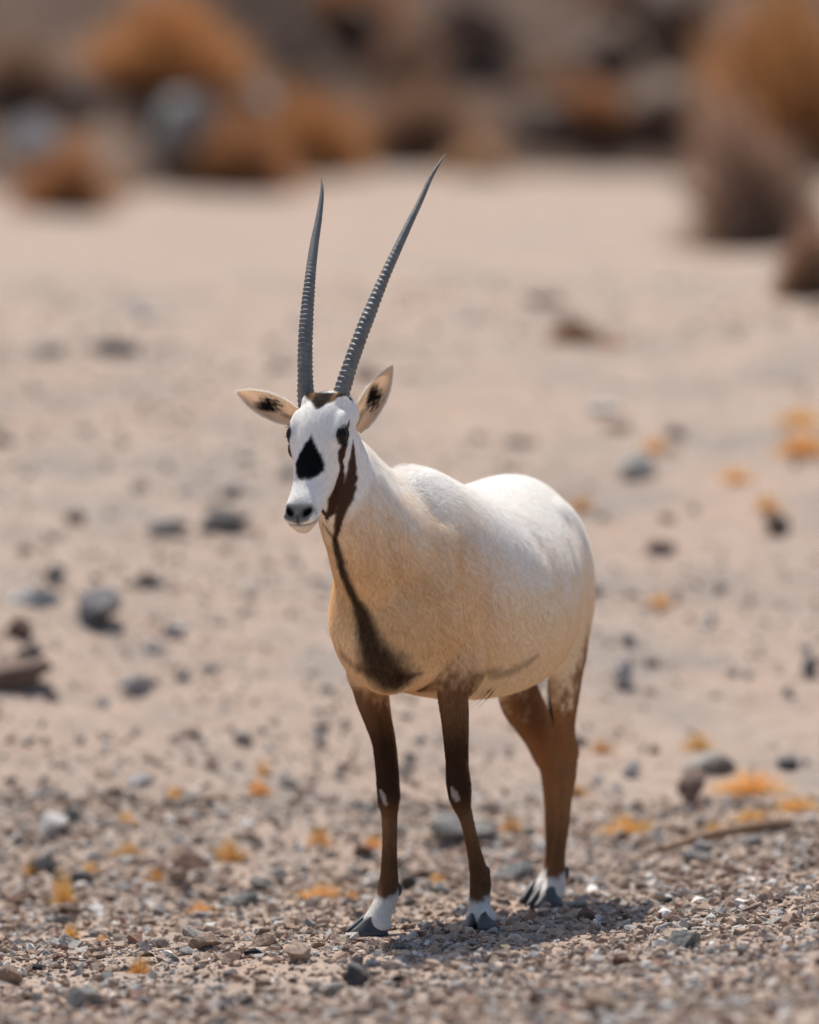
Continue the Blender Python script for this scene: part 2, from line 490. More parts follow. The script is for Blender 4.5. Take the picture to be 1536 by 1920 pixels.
fold([(1056, 1470), (1053, 1530), (1048, 1590)], .006, .0035)
fold([(1060, 1300), (1062, 1350), (1066, 1395)], .010, .004)
fold([(690, 985), (700, 1050), (712, 1110)], .02, .004)
for k, py9 in enumerate((1060, 1052, 1046, 1042)):
    x9 = 915 + 34 * k
    fold([(x9 - 8, py9 - 60), (x9, py9 + 10), (x9 + 2, py9 + 90)], .010, .0016)
BN = bnormals()
hc = head_co(BV); s_, t_, d_ = hc.T; ta = np.abs(t_)
# ---- the coat
loc = BV - ORG
LU, LV, LW = loc @ FWD, loc @ LFT, BV[:, 2]
tree = BVHTree.FromPolygons([tuple(v) for v in BV.tolist()], [tuple(f) for f in BF.tolist()])
def onto(px, py):
    d = ray(px, py); d = Vector(d / np.linalg.norm(d))
    h = tree.ray_cast(Vector(CAM), d)[0]
    return None if h is None else np.array(h)
def line_dist(pts, X):
    """distance to a polyline and the interpolated extra column(s) at the nearest place"""
    best = np.full(len(X), 9.0); val = np.zeros(len(X))
    for a, b in zip(pts[:-1], pts[1:]):
        ab = b[:3] - a[:3]; k = np.clip(((X - a[:3]) @ ab) / (ab @ ab + 1e-12), 0, 1)
        dd = np.linalg.norm(X - (a[:3] + k[:, None] * ab), axis=1)
        m = dd < best; best[m] = dd[m]; val[m] = (a[3] + k * (b[3] - a[3]))[m]
    return best, val
jit = (fbm(BV[:, 0] * 90 + BV[:, 1] * 37, BV[:, 2] * 90, 2, 5) + fbm(LU * 25, LW * 25 + LV * 9, 3, 6)) * 1.0
WHITE = np.array([.87, .84, .79]); CREAM = np.array([.88, .685, .45]); TAN = np.array([.70, .44, .215])
BROWN = np.array([.085, .034, .014]); DKBROWN = np.array([.036, .0185, .0115]); BLACK = np.array([.006, .007, .009])
FRONT = np.array([.88, .625, .36])
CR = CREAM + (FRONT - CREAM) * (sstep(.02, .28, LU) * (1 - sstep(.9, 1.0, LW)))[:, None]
CW = WHITE + (CR - WHITE) * (0.9 * (1 - sstep(.58, .86, LW + .10 * jit - .14 * sstep(.2, .4, LU))) * (1 - in_head))[:, None]  # cream lower coat, with warm bounce from the ground partly put into the colour
colr = CW.copy()
def paint(mask, c):
    global colr
    m = np.clip(mask, 0, 1)[:, None]; colr = colr * (1 - m) + np.asarray(c) * m
# brownish wash on neck, shoulder and breast
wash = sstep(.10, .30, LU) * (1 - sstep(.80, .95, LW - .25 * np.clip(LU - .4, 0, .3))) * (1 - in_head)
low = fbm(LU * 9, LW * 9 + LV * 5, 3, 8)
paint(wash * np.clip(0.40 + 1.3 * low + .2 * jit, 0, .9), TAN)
# throat and breast stripe
def stripe(rows, soft=.35, mirror=False, c=DKBROWN, amt=1.0, jj=.5):
    pts = []
    for px, py, wpx in rows:
        h = onto(px, py)
        if h is not None: pts.append(np.array([*h, wpx / 2 * 16 / FPX]))
    X = BV
    dd, wd = line_dist(pts, X)
    if mirror:
        m = []
        for p in pts:
            q = head_co(p[None, :3])[0]; m.append(np.array([*H2W(q[0], -q[1], q[2]), p[3]]))
        d2, w2 = line_dist(m, X); k = d2 < dd; dd = np.where(k, d2, dd); wd = np.where(k, w2, wd)
    r = dd / np.maximum(wd, 1e-5) + jj * jit
    paint((1 - sstep(1 - soft, 1 + soft, r)) * amt, c)
stripe([(628, 1006, 10), (630, 1023, 17), (642, 1070, 25), (665, 1125, 31), (684, 1171, 38), (697, 1218, 60), (714, 1250, 84), (740, 1274, 80)], .6, c=DKBROWN, amt=.95, jj=.35)
stripe([(750, 1270, 22), (790, 1262, 12)], .7, c=DKBROWN, amt=.55)
stripe([(640, 1225, 16), (690, 1262, 22)], .8, c=BROWN, amt=.5)
# belly smudge
stripe([(895, 1268, 16), (935, 1266, 24), (975, 1252, 20), (1010, 1228, 8)], .9, c=BROWN, amt=.42, jj=1.2)
# legs
def leg_mask(keys, pad=1.25):
    pts = [np.array([*k[:3], max(k[3], k[4])]) for k in keys]
    dd, wd = line_dist(pts, BV)
    return dd < wd * pad + .006
for keys, kind in ((LEG_RF, 'f'), (LEG_LF, 'f'), (LEG_LH, 'h'), (LEG_RH, 'h')):
    m = leg_mask(keys).astype(float)
    kp = np.array(keys)
    cx = np.interp(-LW, -kp[:, 2], kp[:, 0]); cy = np.interp(-LW, -kp[:, 2], kp[:, 1])
    ff = (BV[:, 0] - cx) * FWD[0] + (BV[:, 1] - cy) * FWD[1]         # towards the front of the leg
    ll = (BV[:, 0] - cx) * LFT[0] + (BV[:, 1] - cy) * LFT[1]
    if kind == 'f':
        outer = ll * (1 if keys is LEG_LF else -1)
        top = .545 if keys is LEG_LF else .515
        tone = 1 - sstep(top - .06, top + .02, LW - 0.35 * np.clip(outer, -.05, .05) + .05 * jit - np.where(ff < 0, 1.3, .25) * np.clip(ff, -.08, .06))
    else:
        tone = 1 - sstep(.465, .575, LW + 1.5 * np.clip(ff, -.035, .04) + .09 * jit)
    ground = kp[-1, 2]
    br = np.array([.31, .152, .068]) if kind == 'h' else np.array([.225, .116, .058])
    paint(m * tone, br)
    paint(m * tone * (1 - sstep(.36, .50, LW)) * sstep(.20, .28, LW) * (.92 if kind == 'f' else .12) * sstep(-.020, .012, ff + .020 * jit), DKBROWN)  # dark front marking; the paler sides carry leg sheen put into the colour
    paint(m * tone * (1 - sstep(.10, .22, LW)) * .5, DKBROWN)
    foot_top = {id(LEG_RF): .058, id(LEG_LF): .050, id(LEG_LH): .055, id(LEG_RH): .055}[id(keys)]
    paint(m * (1 - sstep(-.008, .008, LW - foot_top - .014 * np.clip(-ff / .03, -1, 1) + .012 * jit)), np.array([.66, .63, .58]))
for pts in ([(713, 1482, 6), (717, 1490, 9), (720, 1500, 11), (724, 1508, 8)], [(847, 1478, 6), (853, 1490, 15), (857, 1498, 11)]):
    stripe(pts, .35, c=np.array([.42, .37, .32]), jj=.8)
# face
mid_x = hc[:, 1]
s0, s1 = .008, .107
k = np.clip((s_ - s0) / (s1 - s0), 0, 1)
hwid = .0335 * np.sin(np.pi * np.clip(k, 0, 1) ** 1.30 * .84 + .04) ** 1.1
tear = (1 - sstep(-.004, .003, ta - hwid + .006 * jit)) * sstep(s0 - .006, s0 + .004, s_ + .006 * jit) * (1 - sstep(s1 - .006, s1 + .004, s_ - .20 * ta + .012 * jit)) * ((BN @ HD) > .25) * (d_ > -.02)
paint(tear, BLACK)
# brown tufts between the horns
brow = (1 - sstep(-.006, .004, ta - (.036 - 1.05 * np.clip(s_ + .080, -.02, .1)) + .010 * jit)) * sstep(-.11, -.10, s_) * (1 - sstep(-.048, -.040, s_ + .008 * jit)) * (d_ > -.02) * ((BN @ HD) > 0)
edge = np.exp(-((ta - .026) / .006) ** 2)
paint(brow, DKBROWN * .45); paint(brow * edge * .85, np.array([.24, .13, .06]))
# cheek stripes
A = [(647, 833, 12), (642, 846, 13), (641, 857, 14), (640.5, 878, 15), (638.5, 898, 19), (635, 915, 24), (629, 937, 28), (621, 957, 20), (611, 971, 8)]
B = [(662, 828, 4), (662, 849, 11), (660, 871, 18), (659, 893, 24), (656, 912, 28), (650, 930, 28), (643, 948, 24), (638, 962, 21), (635, 981, 16), (631, 997, 11), (628, 1010, 8)]
stripe(A, .26, True, np.array([.062, .034, .022])); stripe(B, .26, True, np.array([.072, .040, .026]))
stripe([(604, 979, 4), (612, 990, 5), (622, 1003, 6), (628, 1012, 7)], .4, False, DKBROWN, .8)
stripe([(655, 789, 5), (653, 798, 9), (649, 804, 9)], .4, True, DKBROWN, .95)
stripe([(634, 824, 4), (636, 830, 4)], .4, True, BLACK, .9)
HM = ((s_ < .23) & (d_ > -.085) & (ta < .06)).astype(float)
# chin tint, eye rims, nose leather
rim = np.exp(-(((eye_l) - .0165) / .0035) ** 2) * (ta > .04)
paint(rim * .85, BLACK * 1.6)
pad = sstep(.150, .176, s_ - .10 * ta + .004 * jit) * sstep(.002, .008, d_ - .42 * ta + .003 * jit) * (1 - sstep(.031, .037, ta))
paint(HM * pad * .80, np.array([.048, .050, .055]))
paint(np.clip(nostril * 1.6, 0, 1), BLACK * .5)
paint(np.clip(phil * 1.2, 0, 1) * .7, BLACK * 2)
paint(HM * np.clip(mline, 0, 1) * sstep(.15, .19, s_) * .8, np.array([.10, .07, .055]))
paint(HM * sstep(0, .006, .004 - .62 * np.clip(.208 - s_, 0, 1) - d_) * sstep(.14, .17, s_) * .4, TAN)  # tan below the mouth: warm bounced light on the chin, painted in

ORYX = link('oryx', None, label='white oryx with long ringed horns and dark brown legs standing on the gravel', cat='oryx')
ORYX.location = (OX, OY, float(ground_z(OX, OY)))
def child(name, me, mat, parent=None):
    o = link(name, me, parent or ORYX, mat)
    o.matrix_parent_inverse = Matrix.Translation(-Vector(ORYX.location)) if parent is None else Matrix.Identity(4)
    return o

m = NT('oryx_coat')
c = m.attr('Col')
nz = m.noise(420, 3, .6, coord='Object')
mp = m.n('ShaderNodeMapping'); tc = m.n('ShaderNodeTexCoord'); m.l(tc.outputs['Object'], mp.inputs['Vector'])
mp.inputs['Scale'].default_value = (1.6, .7, 0.55)
n2 = m.noise(130, 4, .6, mp.outputs['Vector'])
m.color(m.mix(1.0, c, m.ramp(n2, [(.3, (.86, .85, .84)), (.7, (1.06, 1.06, 1.06))]), 'MULTIPLY'))
m.rough(.8, .05); m.bump(n2, .18, .005)
COAT = m.m

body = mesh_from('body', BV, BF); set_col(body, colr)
BODY = child('body', body, COAT)

# ---- horns
m = NT('horn'); nz = m.noise(160, 4); n2 = m.noise(35, 3)
m.color(m.mix(.55, m.ramp(nz, [(.3, (.085, .092, .096)), (.75, (.25, .245, .235))]), m.ramp(n2, [(.35, (.095, .102, .106)), (.7, (.22, .205, .18))])))
m.rough(.52, .4); m.bump(nz, .35, .002); HORN = m.m
def horn(rows, nring):
    keys = np.array([[*P(x, y, yy), hw * 16 / FPX] for x, y, yy, hw in rows])
    n = 420; R = crom(keys, n)
    T = np.gradient(R[:, :3], axis=0); T /= np.linalg.norm(T, axis=1)[:, None]
    ln = np.concatenate([[0], np.cumsum(np.linalg.norm(np.diff(R[:, :3], axis=0), axis=1))]); ln /= ln[-1]
    th = np.linspace(0, 2 * math.pi, 32, endpoint=False); out = []
    side = np.array([1.0, 0, 0])
    amp_l = sstep(0, .02, ln) * (1 - sstep(.50, .66, ln)); 
    for i, (r, t) in enumerate(zip(R, T)):
        a = side - t * side.dot(t); a /= np.linalg.norm(a); q = np.cross(t, a)
        x = ln[i] + .0045 * np.sin(th * 1 + 4 * ln[i]) + .0015 * np.sin(3 * th + i * .13)
        ph = (nring * (np.clip(x, 0, 2) / .62) ** 1.02 + .35 * np.sin(9 * ln[i])) % 1.0
        ridge = np.where(ph < .72, ph / .72, (1 - ph) / .28)
        wob = 1 + .02 * np.sin(th * 2 + i * .05)
        rad = r[3] * wob * (.94 + .15 * amp_l[i] * (ridge ** 1.5 - .4))
        out.append(r[:3] + np.outer(np.cos(th) * rad, a) + np.outer(np.sin(th) * rad * 1.08, q))
    out = np.array(out); v = np.concatenate([out.reshape(-1, 3), R[-1:, :3]])
    f = tube_faces(n, 32)
    return mesh_from('horn', v, f)
for rows, nr in (([(577, 785, -.222, 15), (574, 750, -.212, 16), (572.5, 700, -.195, 15), (572.5, 650, -.17, 14.3), (575, 600, -.142, 13), (579, 550, -.11, 11.8), (584, 500, -.075, 10.2), (590, 455, -.042, 8.6), (597, 415, -.012, 7), (602, 380, .013, 5.2), (604, 355, .03, 3.2), (602.5, 335, .045, .8)], 33),
                 ([(625, 783, -.24, 15), (637, 748, -.232, 16), (652, 700, -.215, 15), (669, 650, -.19, 14.2), (686, 605, -.163, 13.2), (705, 558, -.13, 11.8), (724, 513, -.098, 10.4), (745, 467, -.063, 9), (768, 418, -.025, 7.4), (789, 375, .008, 6), (808, 333, .04, 4.6), (823, 308, .06, 2.8), (836, 288, .078, .7)], 34)):
    child('horn', horn(rows, nr), HORN)

# ---- ears
def ear(base, tip, side, normal, W, cup=.75):
    ax = tip - base; nrm = normal - ax * normal.dot(ax) / ax.dot(ax); nrm /= np.linalg.norm(nrm)
    sd = side - ax * side.dot(ax) / ax.dot(ax) - nrm * side.dot(nrm); sd /= np.linalg.norm(sd)
    ns, nq = 26, 17
    ss = np.linspace(0, 1, ns); qq = np.linspace(-1, 1, nq)
    prof = np.interp(ss, [0, .12, .25, .4, .55, .7, .82, .92, .97, 1], [.40, .74, .93, 1.0, .98, .82, .58, .30, .15, .03])
    inner = np.zeros((ns, nq, 3)); outer = np.zeros((ns, nq, 3)); col_i = np.zeros((ns, nq, 3)); col_o = np.zeros((ns, nq, 3))
    for i, s in enumerate(ss):
        w = W * prof[i]
        cupd = cup * w * (1.25 - .55 * s)
        fold = math.pi / 2 * (.98 - .45 * s)
        x = np.sin(qq * fold) / math.sin(fold) * w; z = cupd * (1 - np.cos(qq * fold)) / (1 - math.cos(fold))
        p = base + ax * s + np.outer(x, sd) + np.outer(z - cupd * .55, nrm) - nrm * (.012 * math.sin(math.pi * s))
        inner[i] = p; th = .0042 * (1 - .6 * s) * np.sqrt(np.clip(1 - qq ** 2, 0, 1)) + .0012
        outer[i] = p - np.outer(th, nrm)
        jj = fbm(qq * 7 + i * .35, np.full(nq, s * 3), 3, 44)
        rr = np.hypot((s - .50) / .21, (qq * .9) / .55) + 1.5 * jj
        dk = (1 - sstep(.50, 1.15, rr))
        dk = np.maximum(dk, .55 * (1 - sstep(.05, .22, np.abs(qq + .25 - .3 * s))) * (1 - sstep(.2, .42, s)))
        dk = np.maximum(dk, .35 * np.exp(-((np.abs(qq) - .72) / .07) ** 2) * sstep(.25, .4, s) * (1 - sstep(.8, .9, s)))
        base_c = np.array([.84, .67, .52]) + (np.array([.90, .80, .68]) - np.array([.84, .67, .52])) * sstep(.55, .95, np.abs(qq))[:, None]
        col_i[i] = base_c * (1 - dk[:, None]) + np.array([.012, .010, .010]) * dk[:, None]
        col_o[i] = np.array([.86, .78, .68])
    v = np.concatenate([inner.reshape(-1, 3), outer.reshape(-1, 3)]); cc = np.concatenate([col_i.reshape(-1, 3), col_o.reshape(-1, 3)])
    f = []
    N = ns * nq
    for i in range(ns - 1):
        for j in range(nq - 1):
            a = i * nq + j
            f.append((a, a + 1, a + nq + 1, a + nq)); f.append((N + a, N + a + nq, N + a + nq + 1, N + a + 1))
        for j in (0, nq - 1):
            a = i * nq + j; f.append((a, a + nq, N + a + nq, N + a))
    for j in range(nq - 1):
        a = (ns - 1) * nq + j; f.append((a, a + 1, N + a + 1, N + a))
    return v, np.array(f), cc
m = NT('ear'); c = m.attr('Col'); m.color(c); m.rough(.8, .05)
tl = m.n('ShaderNodeBsdfTranslucent'); mx = m.n('ShaderNodeMixShader'); mx.inputs[0].default_value = .55
m.l(c, tl.inputs['Color']); m.l(m.b.outputs[0], mx.inputs[1]); m.l(tl.outputs[0], mx.inputs[2]); m.l(mx.outputs[0], m.out.inputs['Surface'])
EARM = m.m
EARS = []
for args in ((P(566, 788, -.205), P(444, 734, -.225), np.array([.15, .1, 1.0]), np.array([-.15, -1, .02]), .0265),
             (P(668, 808, -.205), P(736, 686, -.215), np.array([1.0, .25, .45]), np.array([.10, -1, .05]), .0255)):
    v, f, cc = ear(*args); me = mesh_from('ear', v, f); set_col(me, cc); child('ear', me, EARM)
    EARS.append((v, f, cc))

# ---- eyes with lids and lashes
m = NT('eye'); m.color((.006, .005, .005)); m.rough(.2, .22); EYE = m.m
m = NT('eyelid'); m.color((.025, .018, .015)); m.rough(.5, .3); LID = m.m
m = NT('lash'); m.color((.02, .016, .014)); m.rough(.5); LASH = m.m
for sd in (1, -1):
    c = H2W(-.004, sd * .0535, .009)
    out = HL * sd * .84 + HD * .50 + HN * .10; out /= np.linalg.norm(out)
    tx = HN - out * HN.dot(out); tx /= np.linalg.norm(tx); ty = np.cross(out, tx)
    if ty.dot(HD) < 0: ty = -ty
    R = ellip(c, (tx, ty, out), (.0190, .0172, .0170), 16, 24)
    v = R.reshape(-1, 3); f = tube_faces(16, 24)
    v = np.concatenate([v, (c + out * .0165)[None], ])
    e = child('eye', mesh_from('eye', v, f), EYE)
    # lids: a low almond ring around the eyeball
    th = np.linspace(0, 2 * math.pi, 36, endpoint=False); rg = []
    for k2 in range(8):
        a = k2 / 8 * 2 * math.pi
        rx = .0190 + .0022 * math.cos(a); ry = .0138 + .0022 * math.cos(a)
        almond = np.abs(np.cos(th)) ** 2.2
        h = .0098 + .0024 * math.sin(a) - .004 * almond
        rg.append(c + np.outer(np.cos(th) * rx * (1.02), tx) + np.outer(np.sin(th) * ry, ty) + np.outer(np.broadcast_to(h, th.shape), out))
    rg = np.array(rg); nr, kk = rg.shape[:2]
    ff = tube_faces(nr, kk); i = np.arange(kk); last = np.stack([(nr - 1) * kk + i, (nr - 1) * kk + (i + 1) % kk, (i + 1) % kk, i], -1)
    child('eyelid', mesh_from('eyelid', rg.reshape(-1, 3), np.concatenate([ff, last])), LID)
    vs, fs = [], []
    for q in range(22):
        a = math.pi * (.12 + .76 * q / 21)
        p0 = c + tx * math.cos(a) * .0185 + ty * math.sin(a) * .0125 + out * .011
        dr = (out * .9 + ty * .55 + tx * math.cos(a) * .35); dr /= np.linalg.norm(dr)
        q9 = .6 + .8 * RNG.random(); dr = dr + RNG.normal(0, .25, 3); p1 = p0 + dr * .006 * q9 - UP * .001; p2 = p0 + dr * .011 * q9 - UP * .005
        wv = tx * .0004; b = len(vs)
        vs += [p0 - wv, p0 + wv, p1 + wv * .7, p1 - wv * .7, p2 + wv * .2, p2 - wv * .2]
        fs += [(b, b + 1, b + 2, b + 3), (b + 3, b + 2, b + 4, b + 5)]
    child('eyelashes', mesh_from('eyelashes', np.array(vs), np.array(fs)), LASH)

# ---- hooves: two claws on each foot, two dewclaws behind
m = NT('hoof'); nz = m.noise(60, 4); mp = m.n('ShaderNodeMapping'); tc = m.n('ShaderNodeTexCoord'); m.l(tc.outputs['Object'], mp.inputs['Vector'])
mp.inputs['Scale'].default_value = (1, 1, 9); n2 = m.noise(45, 3, .5, mp.outputs['Vector'])
m.color(m.mix(.5, m.ramp(nz, [(.3, (.018, .022, .026)), (.75, (.075, .080, .085))]), m.ramp(n2, [(.3, (.02, .024, .028)), (.7, (.10, .10, .10))])))
m.rough(.5, .45); m.bump(n2, .4, .002); HOOF = m.m
def claw(c, fd, sd, L=.086, W=.0270, Hh=.043):
    """c: middle of the foot on the ground, fd: forward, sd: the outer side of this claw"""
    prof = np.array([[-.42, .55, .62], [-.36, .80, .80], [-.15, 1.0, 1.0], [.08, 1.0, .86], [.28, .84, .56], [.44, .58, .32], [.54, .32, .17], [.59, .10, .08]])
    n = 15; R = crom(np.c_[prof[:, 0], np.zeros((8, 2)), prof[:, 1:]], n); kk = 22
    th = np.linspace(0, 2 * math.pi, kk, endpoint=False); out = []
    for r in R:
        x = r[0] * L; w = W * r[3]; h = Hh * r[4]
        cs, sn = np.cos(th), np.sin(th)
        yy = np.where(cs > 0, w * .62 * np.abs(cs) ** .8 * (1.30 - .75 * np.clip(sn, 0, 1)), -w * .40 * np.abs(cs) ** .5)
        zz = np.where(sn > 0, h * np.abs(sn) ** 1.05, -.006 * np.abs(sn) ** .3)
        out.append(c + sd * (.0112 + .002 * (1 - r[0])) + fd * x + np.outer(yy, sd) + np.outer(zz, UP))
    sp = Soup(); sp.add(np.array(out)); return sp
def grd(p): return float(ground_z(p[0], p[1]))
FEET = [(LEG_RF, np.array([-.90, -.44, 0]), .020), (LEG_LF, np.array([-.30, -.954, 0]), .012), (LEG_LH, np.array([-.62, -.785, 0]), .014), (LEG_RH, np.array([-.55, -.835, 0]), .014)]
for keys, fd, adv in FEET:
    fd = fd / np.linalg.norm(fd); sl = np.array([-fd[1], fd[0], 0.0])
    c = np.array(keys[-1][:3]); c = c + fd * adv; c[2] = grd(c) + .006
    for s2 in (1, -1):
        me = claw(c, fd, sl * s2).mesh('hoof')
        for p in me.polygons: p.use_smooth = True
        child('hoof', me, HOOF)
        fk = np.array(keys[-7 if keys is not LEG_LF else -8][:3])
        e = ellip(fk - (fd + FWD) / np.linalg.norm(fd + FWD) * .024 + sl * s2 * .012 - UP * .010, (fd, sl, UP), (.008, .008, .015), 8, 12)
        sp = Soup(); sp.add(e); me = sp.mesh('dewclaw')
        for p in me.polygons: p.use_smooth = True
        child('dewclaw', me, HOOF)

# ---- fur: short hairs lying along the body
def hairs(name, roots, dirs, nrm, length, rad, cols, curl=.5, parent=None):
    n = len(roots); npt = 4
    cu = bpy.data.hair_curves.new(name); cu.add_curves([npt] * n)
    k = np.linspace(0, 1, npt)[None, :, None]
    L = length[:, None, None]
    d = nrm[:, None] * (k - curl * k * k) + dirs[:, None] * (0.55 * k + .45 * k * k)
    pts = roots[:, None] + d * L
    cu.points.foreach_set('position', pts.astype(np.float32).ravel())
    r = (rad[:, None] * (1 - .8 * np.linspace(0, 1, npt)[None])).astype(np.float32)
    at = cu.attributes.get('radius') or cu.attributes.new('radius', 'FLOAT', 'POINT'); at.data.foreach_set('value', r.ravel())
    a = cu.attributes.new('Col', 'FLOAT_COLOR', 'CURVE'); cc = np.ones((n, 4), np.float32); cc[:, :3] = cols; a.data.foreach_set('color', cc.ravel())
    return cu
m = NT('fur'); t = m.t
c = m.attr('Col'); d1 = m.n('ShaderNodeBsdfDiffuse'); d2 = m.n('ShaderNodeBsdfTranslucent'); mx = m.n('ShaderNodeMixShader'); mx.inputs[0].default_value = .35
m.l(c, d1.inputs['Color']); m.l(c, d2.inputs['Color']); m.l(d1.outputs[0], mx.inputs[1]); m.l(d2.outputs[0], mx.inputs[2]); m.l(mx.outputs[0], m.out.inputs['Surface'])
FUR = m.m
def sample(V, F, cols, n, wfun=None):
    tri = np.concatenate([F[:, [0, 1, 2]], F[:, [0, 2, 3]]])
    a, b, c = V[tri[:, 0]], V[tri[:, 1]], V[tri[:, 2]]
    cr = np.cross(b - a, c - a); ar = np.linalg.norm(cr, axis=1)
    w = ar.copy()
    if wfun is not None: w = w * wfun((a + b + c) / 3)
    pick = RNG.choice(len(tri), n, p=w / w.sum())
    r1 = np.sqrt(RNG.random(n)); r2 = RNG.random(n)
    k = np.stack([1 - r1, r1 * (1 - r2), r1 * r2], -1)
    pos = (V[tri[pick]] * k[..., None]).sum(1); cc = (cols[tri[pick]] * k[..., None]).sum(1)
    nn = cr[pick] / np.maximum(ar[pick], 1e-12)[:, None]
    return pos, nn, cc
NF = 230000
pos, nn, cc = sample(BV, BF, colr, NF)
l = pos - ORG; u, v, w = l @ FWD, l @ LFT, pos[:, 2]
h = head_co(pos); ih = sstep(-.13, -.09, h[:, 0]) * (np.abs(h[:, 1]) < .12) * sstep(-.13, -.11, h[:, 2])
nk = sstep(.28, .45, u) * sstep(.62, .75, w) * (1 - ih)
lg = 1 - sstep(.42, .55, w)
flow = (-FWD * .85)[None] + np.outer(-(.35 + .5 * (1 - sstep(.85, .95, w))), UP)
flow = flow * (1 - nk[:, None]) + nk[:, None] * (-FWD * .55 - UP * .85)
flow = flow * (1 - lg[:, None]) + lg[:, None] * (-UP * 1.0 - FWD * .15)
flow = flow * (1 - ih[:, None]) + ih[:, None] * (-HN * .8 - HD * .1)
clump = np.stack([fbm(u * 28, w * 28 + v * 11, 2, 61), fbm(u * 28, w * 28 + v * 11, 2, 62), fbm(u * 28, w * 28 + v * 11, 2, 63)], -1)
flow = flow + clump * .9 + RNG.normal(0, .16, flow.shape)
flow -= nn * (flow * nn).sum(1)[:, None]; flow /= np.maximum(np.linalg.norm(flow, axis=1), 1e-9)[:, None]
mane = sstep(.20, .36, u) * (1 - sstep(.58, .62, u)) * np.exp(-((v + .02) / .035) ** 2) * sstep(.3, .7, nn[:, 2]) * (1 - ih)
ln = .0125 * (1 - ih) + .0062 * ih; ln = ln * (1 - .42 * lg) + mane * .022
ln = ln * (.7 + .6 * RNG.random(NF))
ln[(h[:, 0] > .165) & (ih > .5)] *= .35
foot = w < .02
keep = ~foot & ~((np.hypot(h[:, 0], h[:, 2] - .008) < .02) & (np.abs(h[:, 1]) > .045) & (ih > .5))
cc = cc * (.86 + .28 * RNG.random(NF))[:, None]
lift = .42 + .25 * mane + .1 * RNG.random(NF)
cu = hairs('fur', pos[keep] - nn[keep] * .001, flow[keep], nn[keep] * lift[keep, None], ln[keep], np.full(keep.sum(), .00022), cc[keep])
child('fur', cu, FUR, BODY).matrix_parent_inverse = Matrix.Identity(4)
# ear fringes
for i, (v2, f2, c2) in enumerate(EARS):
    p2, n2, k2 = sample(v2, f2, c2, 5000)
    fl = RNG.normal(0, .5, p2.shape); fl -= n2 * (fl * n2).sum(1)[:, None]; fl /= np.linalg.norm(fl, axis=1)[:, None]
    cu = hairs('ear_hair', p2, fl, n2 * .5, .005 * (.5 + RNG.random(5000)), np.full(5000, .0002), k2 * (.85 + .3 * RNG.random(5000))[:, None])
    child('ear_hair', cu, FUR)
    inn = v2[:26 * 17].reshape(26, 17, 3); rt, dr, nr9 = [], [], []
    for i9 in range(3, 26):
        for j9, j8 in ((0, 1), (16, 15)):
            for _ in range(26):
                f9 = RNG.random(); a9 = inn[i9, j9] * (1 - f9) + inn[i9 - 1, j9] * f9
                o9 = inn[i9, j9] - inn[i9, j8]; o9 /= np.linalg.norm(o9) + 1e-9
                t9 = inn[i9, j9] - inn[i9 - 1, j9]; t9 /= np.linalg.norm(t9) + 1e-9
                rt.append(a9); dr.append(o9 * .6 + t9 * .8 + RNG.normal(0, .25, 3)); nr9.append(o9 * .3)
    rt, dr, nr9 = np.array(rt), np.array(dr), np.array(nr9); n9 = len(rt)
    cu = hairs('ear_fringe', rt, dr, nr9, .0065 * (.5 + RNG.random(n9)), np.full(n9, .00022), np.tile((.90, .86, .80), (n9, 1)))
    child('ear_fringe', cu, FUR)
# tail tuft and the thin tuft under the belly
def tuft(name, root, dr, n, L, spread, rad, colc):
    r = root + RNG.normal(0, .006, (n, 3)); d = dr + RNG.normal(0, spread, (n, 3)); d /= np.linalg.norm(d, axis=1)[:, None]
    cu = hairs(name, r, d, -np.tile(UP, (n, 1)) * .25, L * (.6 + .5 * RNG.random(n)), np.full(n, rad), np.tile(colc, (n, 1)))
    child(name, cu, FUR)
for q in range(5):
    tuft('tail_tuft', L2W(-.632, .003, .56 - .03 * q), np.array([0, 0, -1.0]) - FWD * .12, 260, .16, .10, .0006, (.05, .032, .024))
bt = onto(922, 1292)
if bt is not None:
    tuft('belly_tuft', bt + UP * .004, np.array([-.75, 0, -.60]), 12, .055, .08, .0004, (.04, .035, .032))
# ------------------------------------------------------------------ ground sheet
def hill_z(x, y):
    x = np.asarray(x, float); y = np.asarray(y, float)
    toe = 25.3 + 5.0 * sstep(-1.6, -.3, x) - 1.5 * sstep(1.5, 4, x) + 1.2 * fbm(x / 1.3, y * 0 + 3, 3, 71)
    t = y - toe
    z0 = ground_z(x, y)
    up = np.where(t > 0, t * .46, t * .9) - .06
    lump = .55 * fbm(x / 1.6, y / 1.6, 4, 81) + .25 * np.abs(fbm(x / .5, y / .5, 3, 85))
    up = up + lump * sstep(-.2, 1.2, t) + 1.5 * fbm(x / 9, y / 9, 3, 91) * sstep(2, 9, t)
    up = np.where(up > 16, 16 + (up - 16) * .1, up)
    return z0 + up
def land_z(x, y):
    return np.maximum(ground_z(x, y), np.where(np.asarray(y, float) > 22, hill_z(x, y), -9))

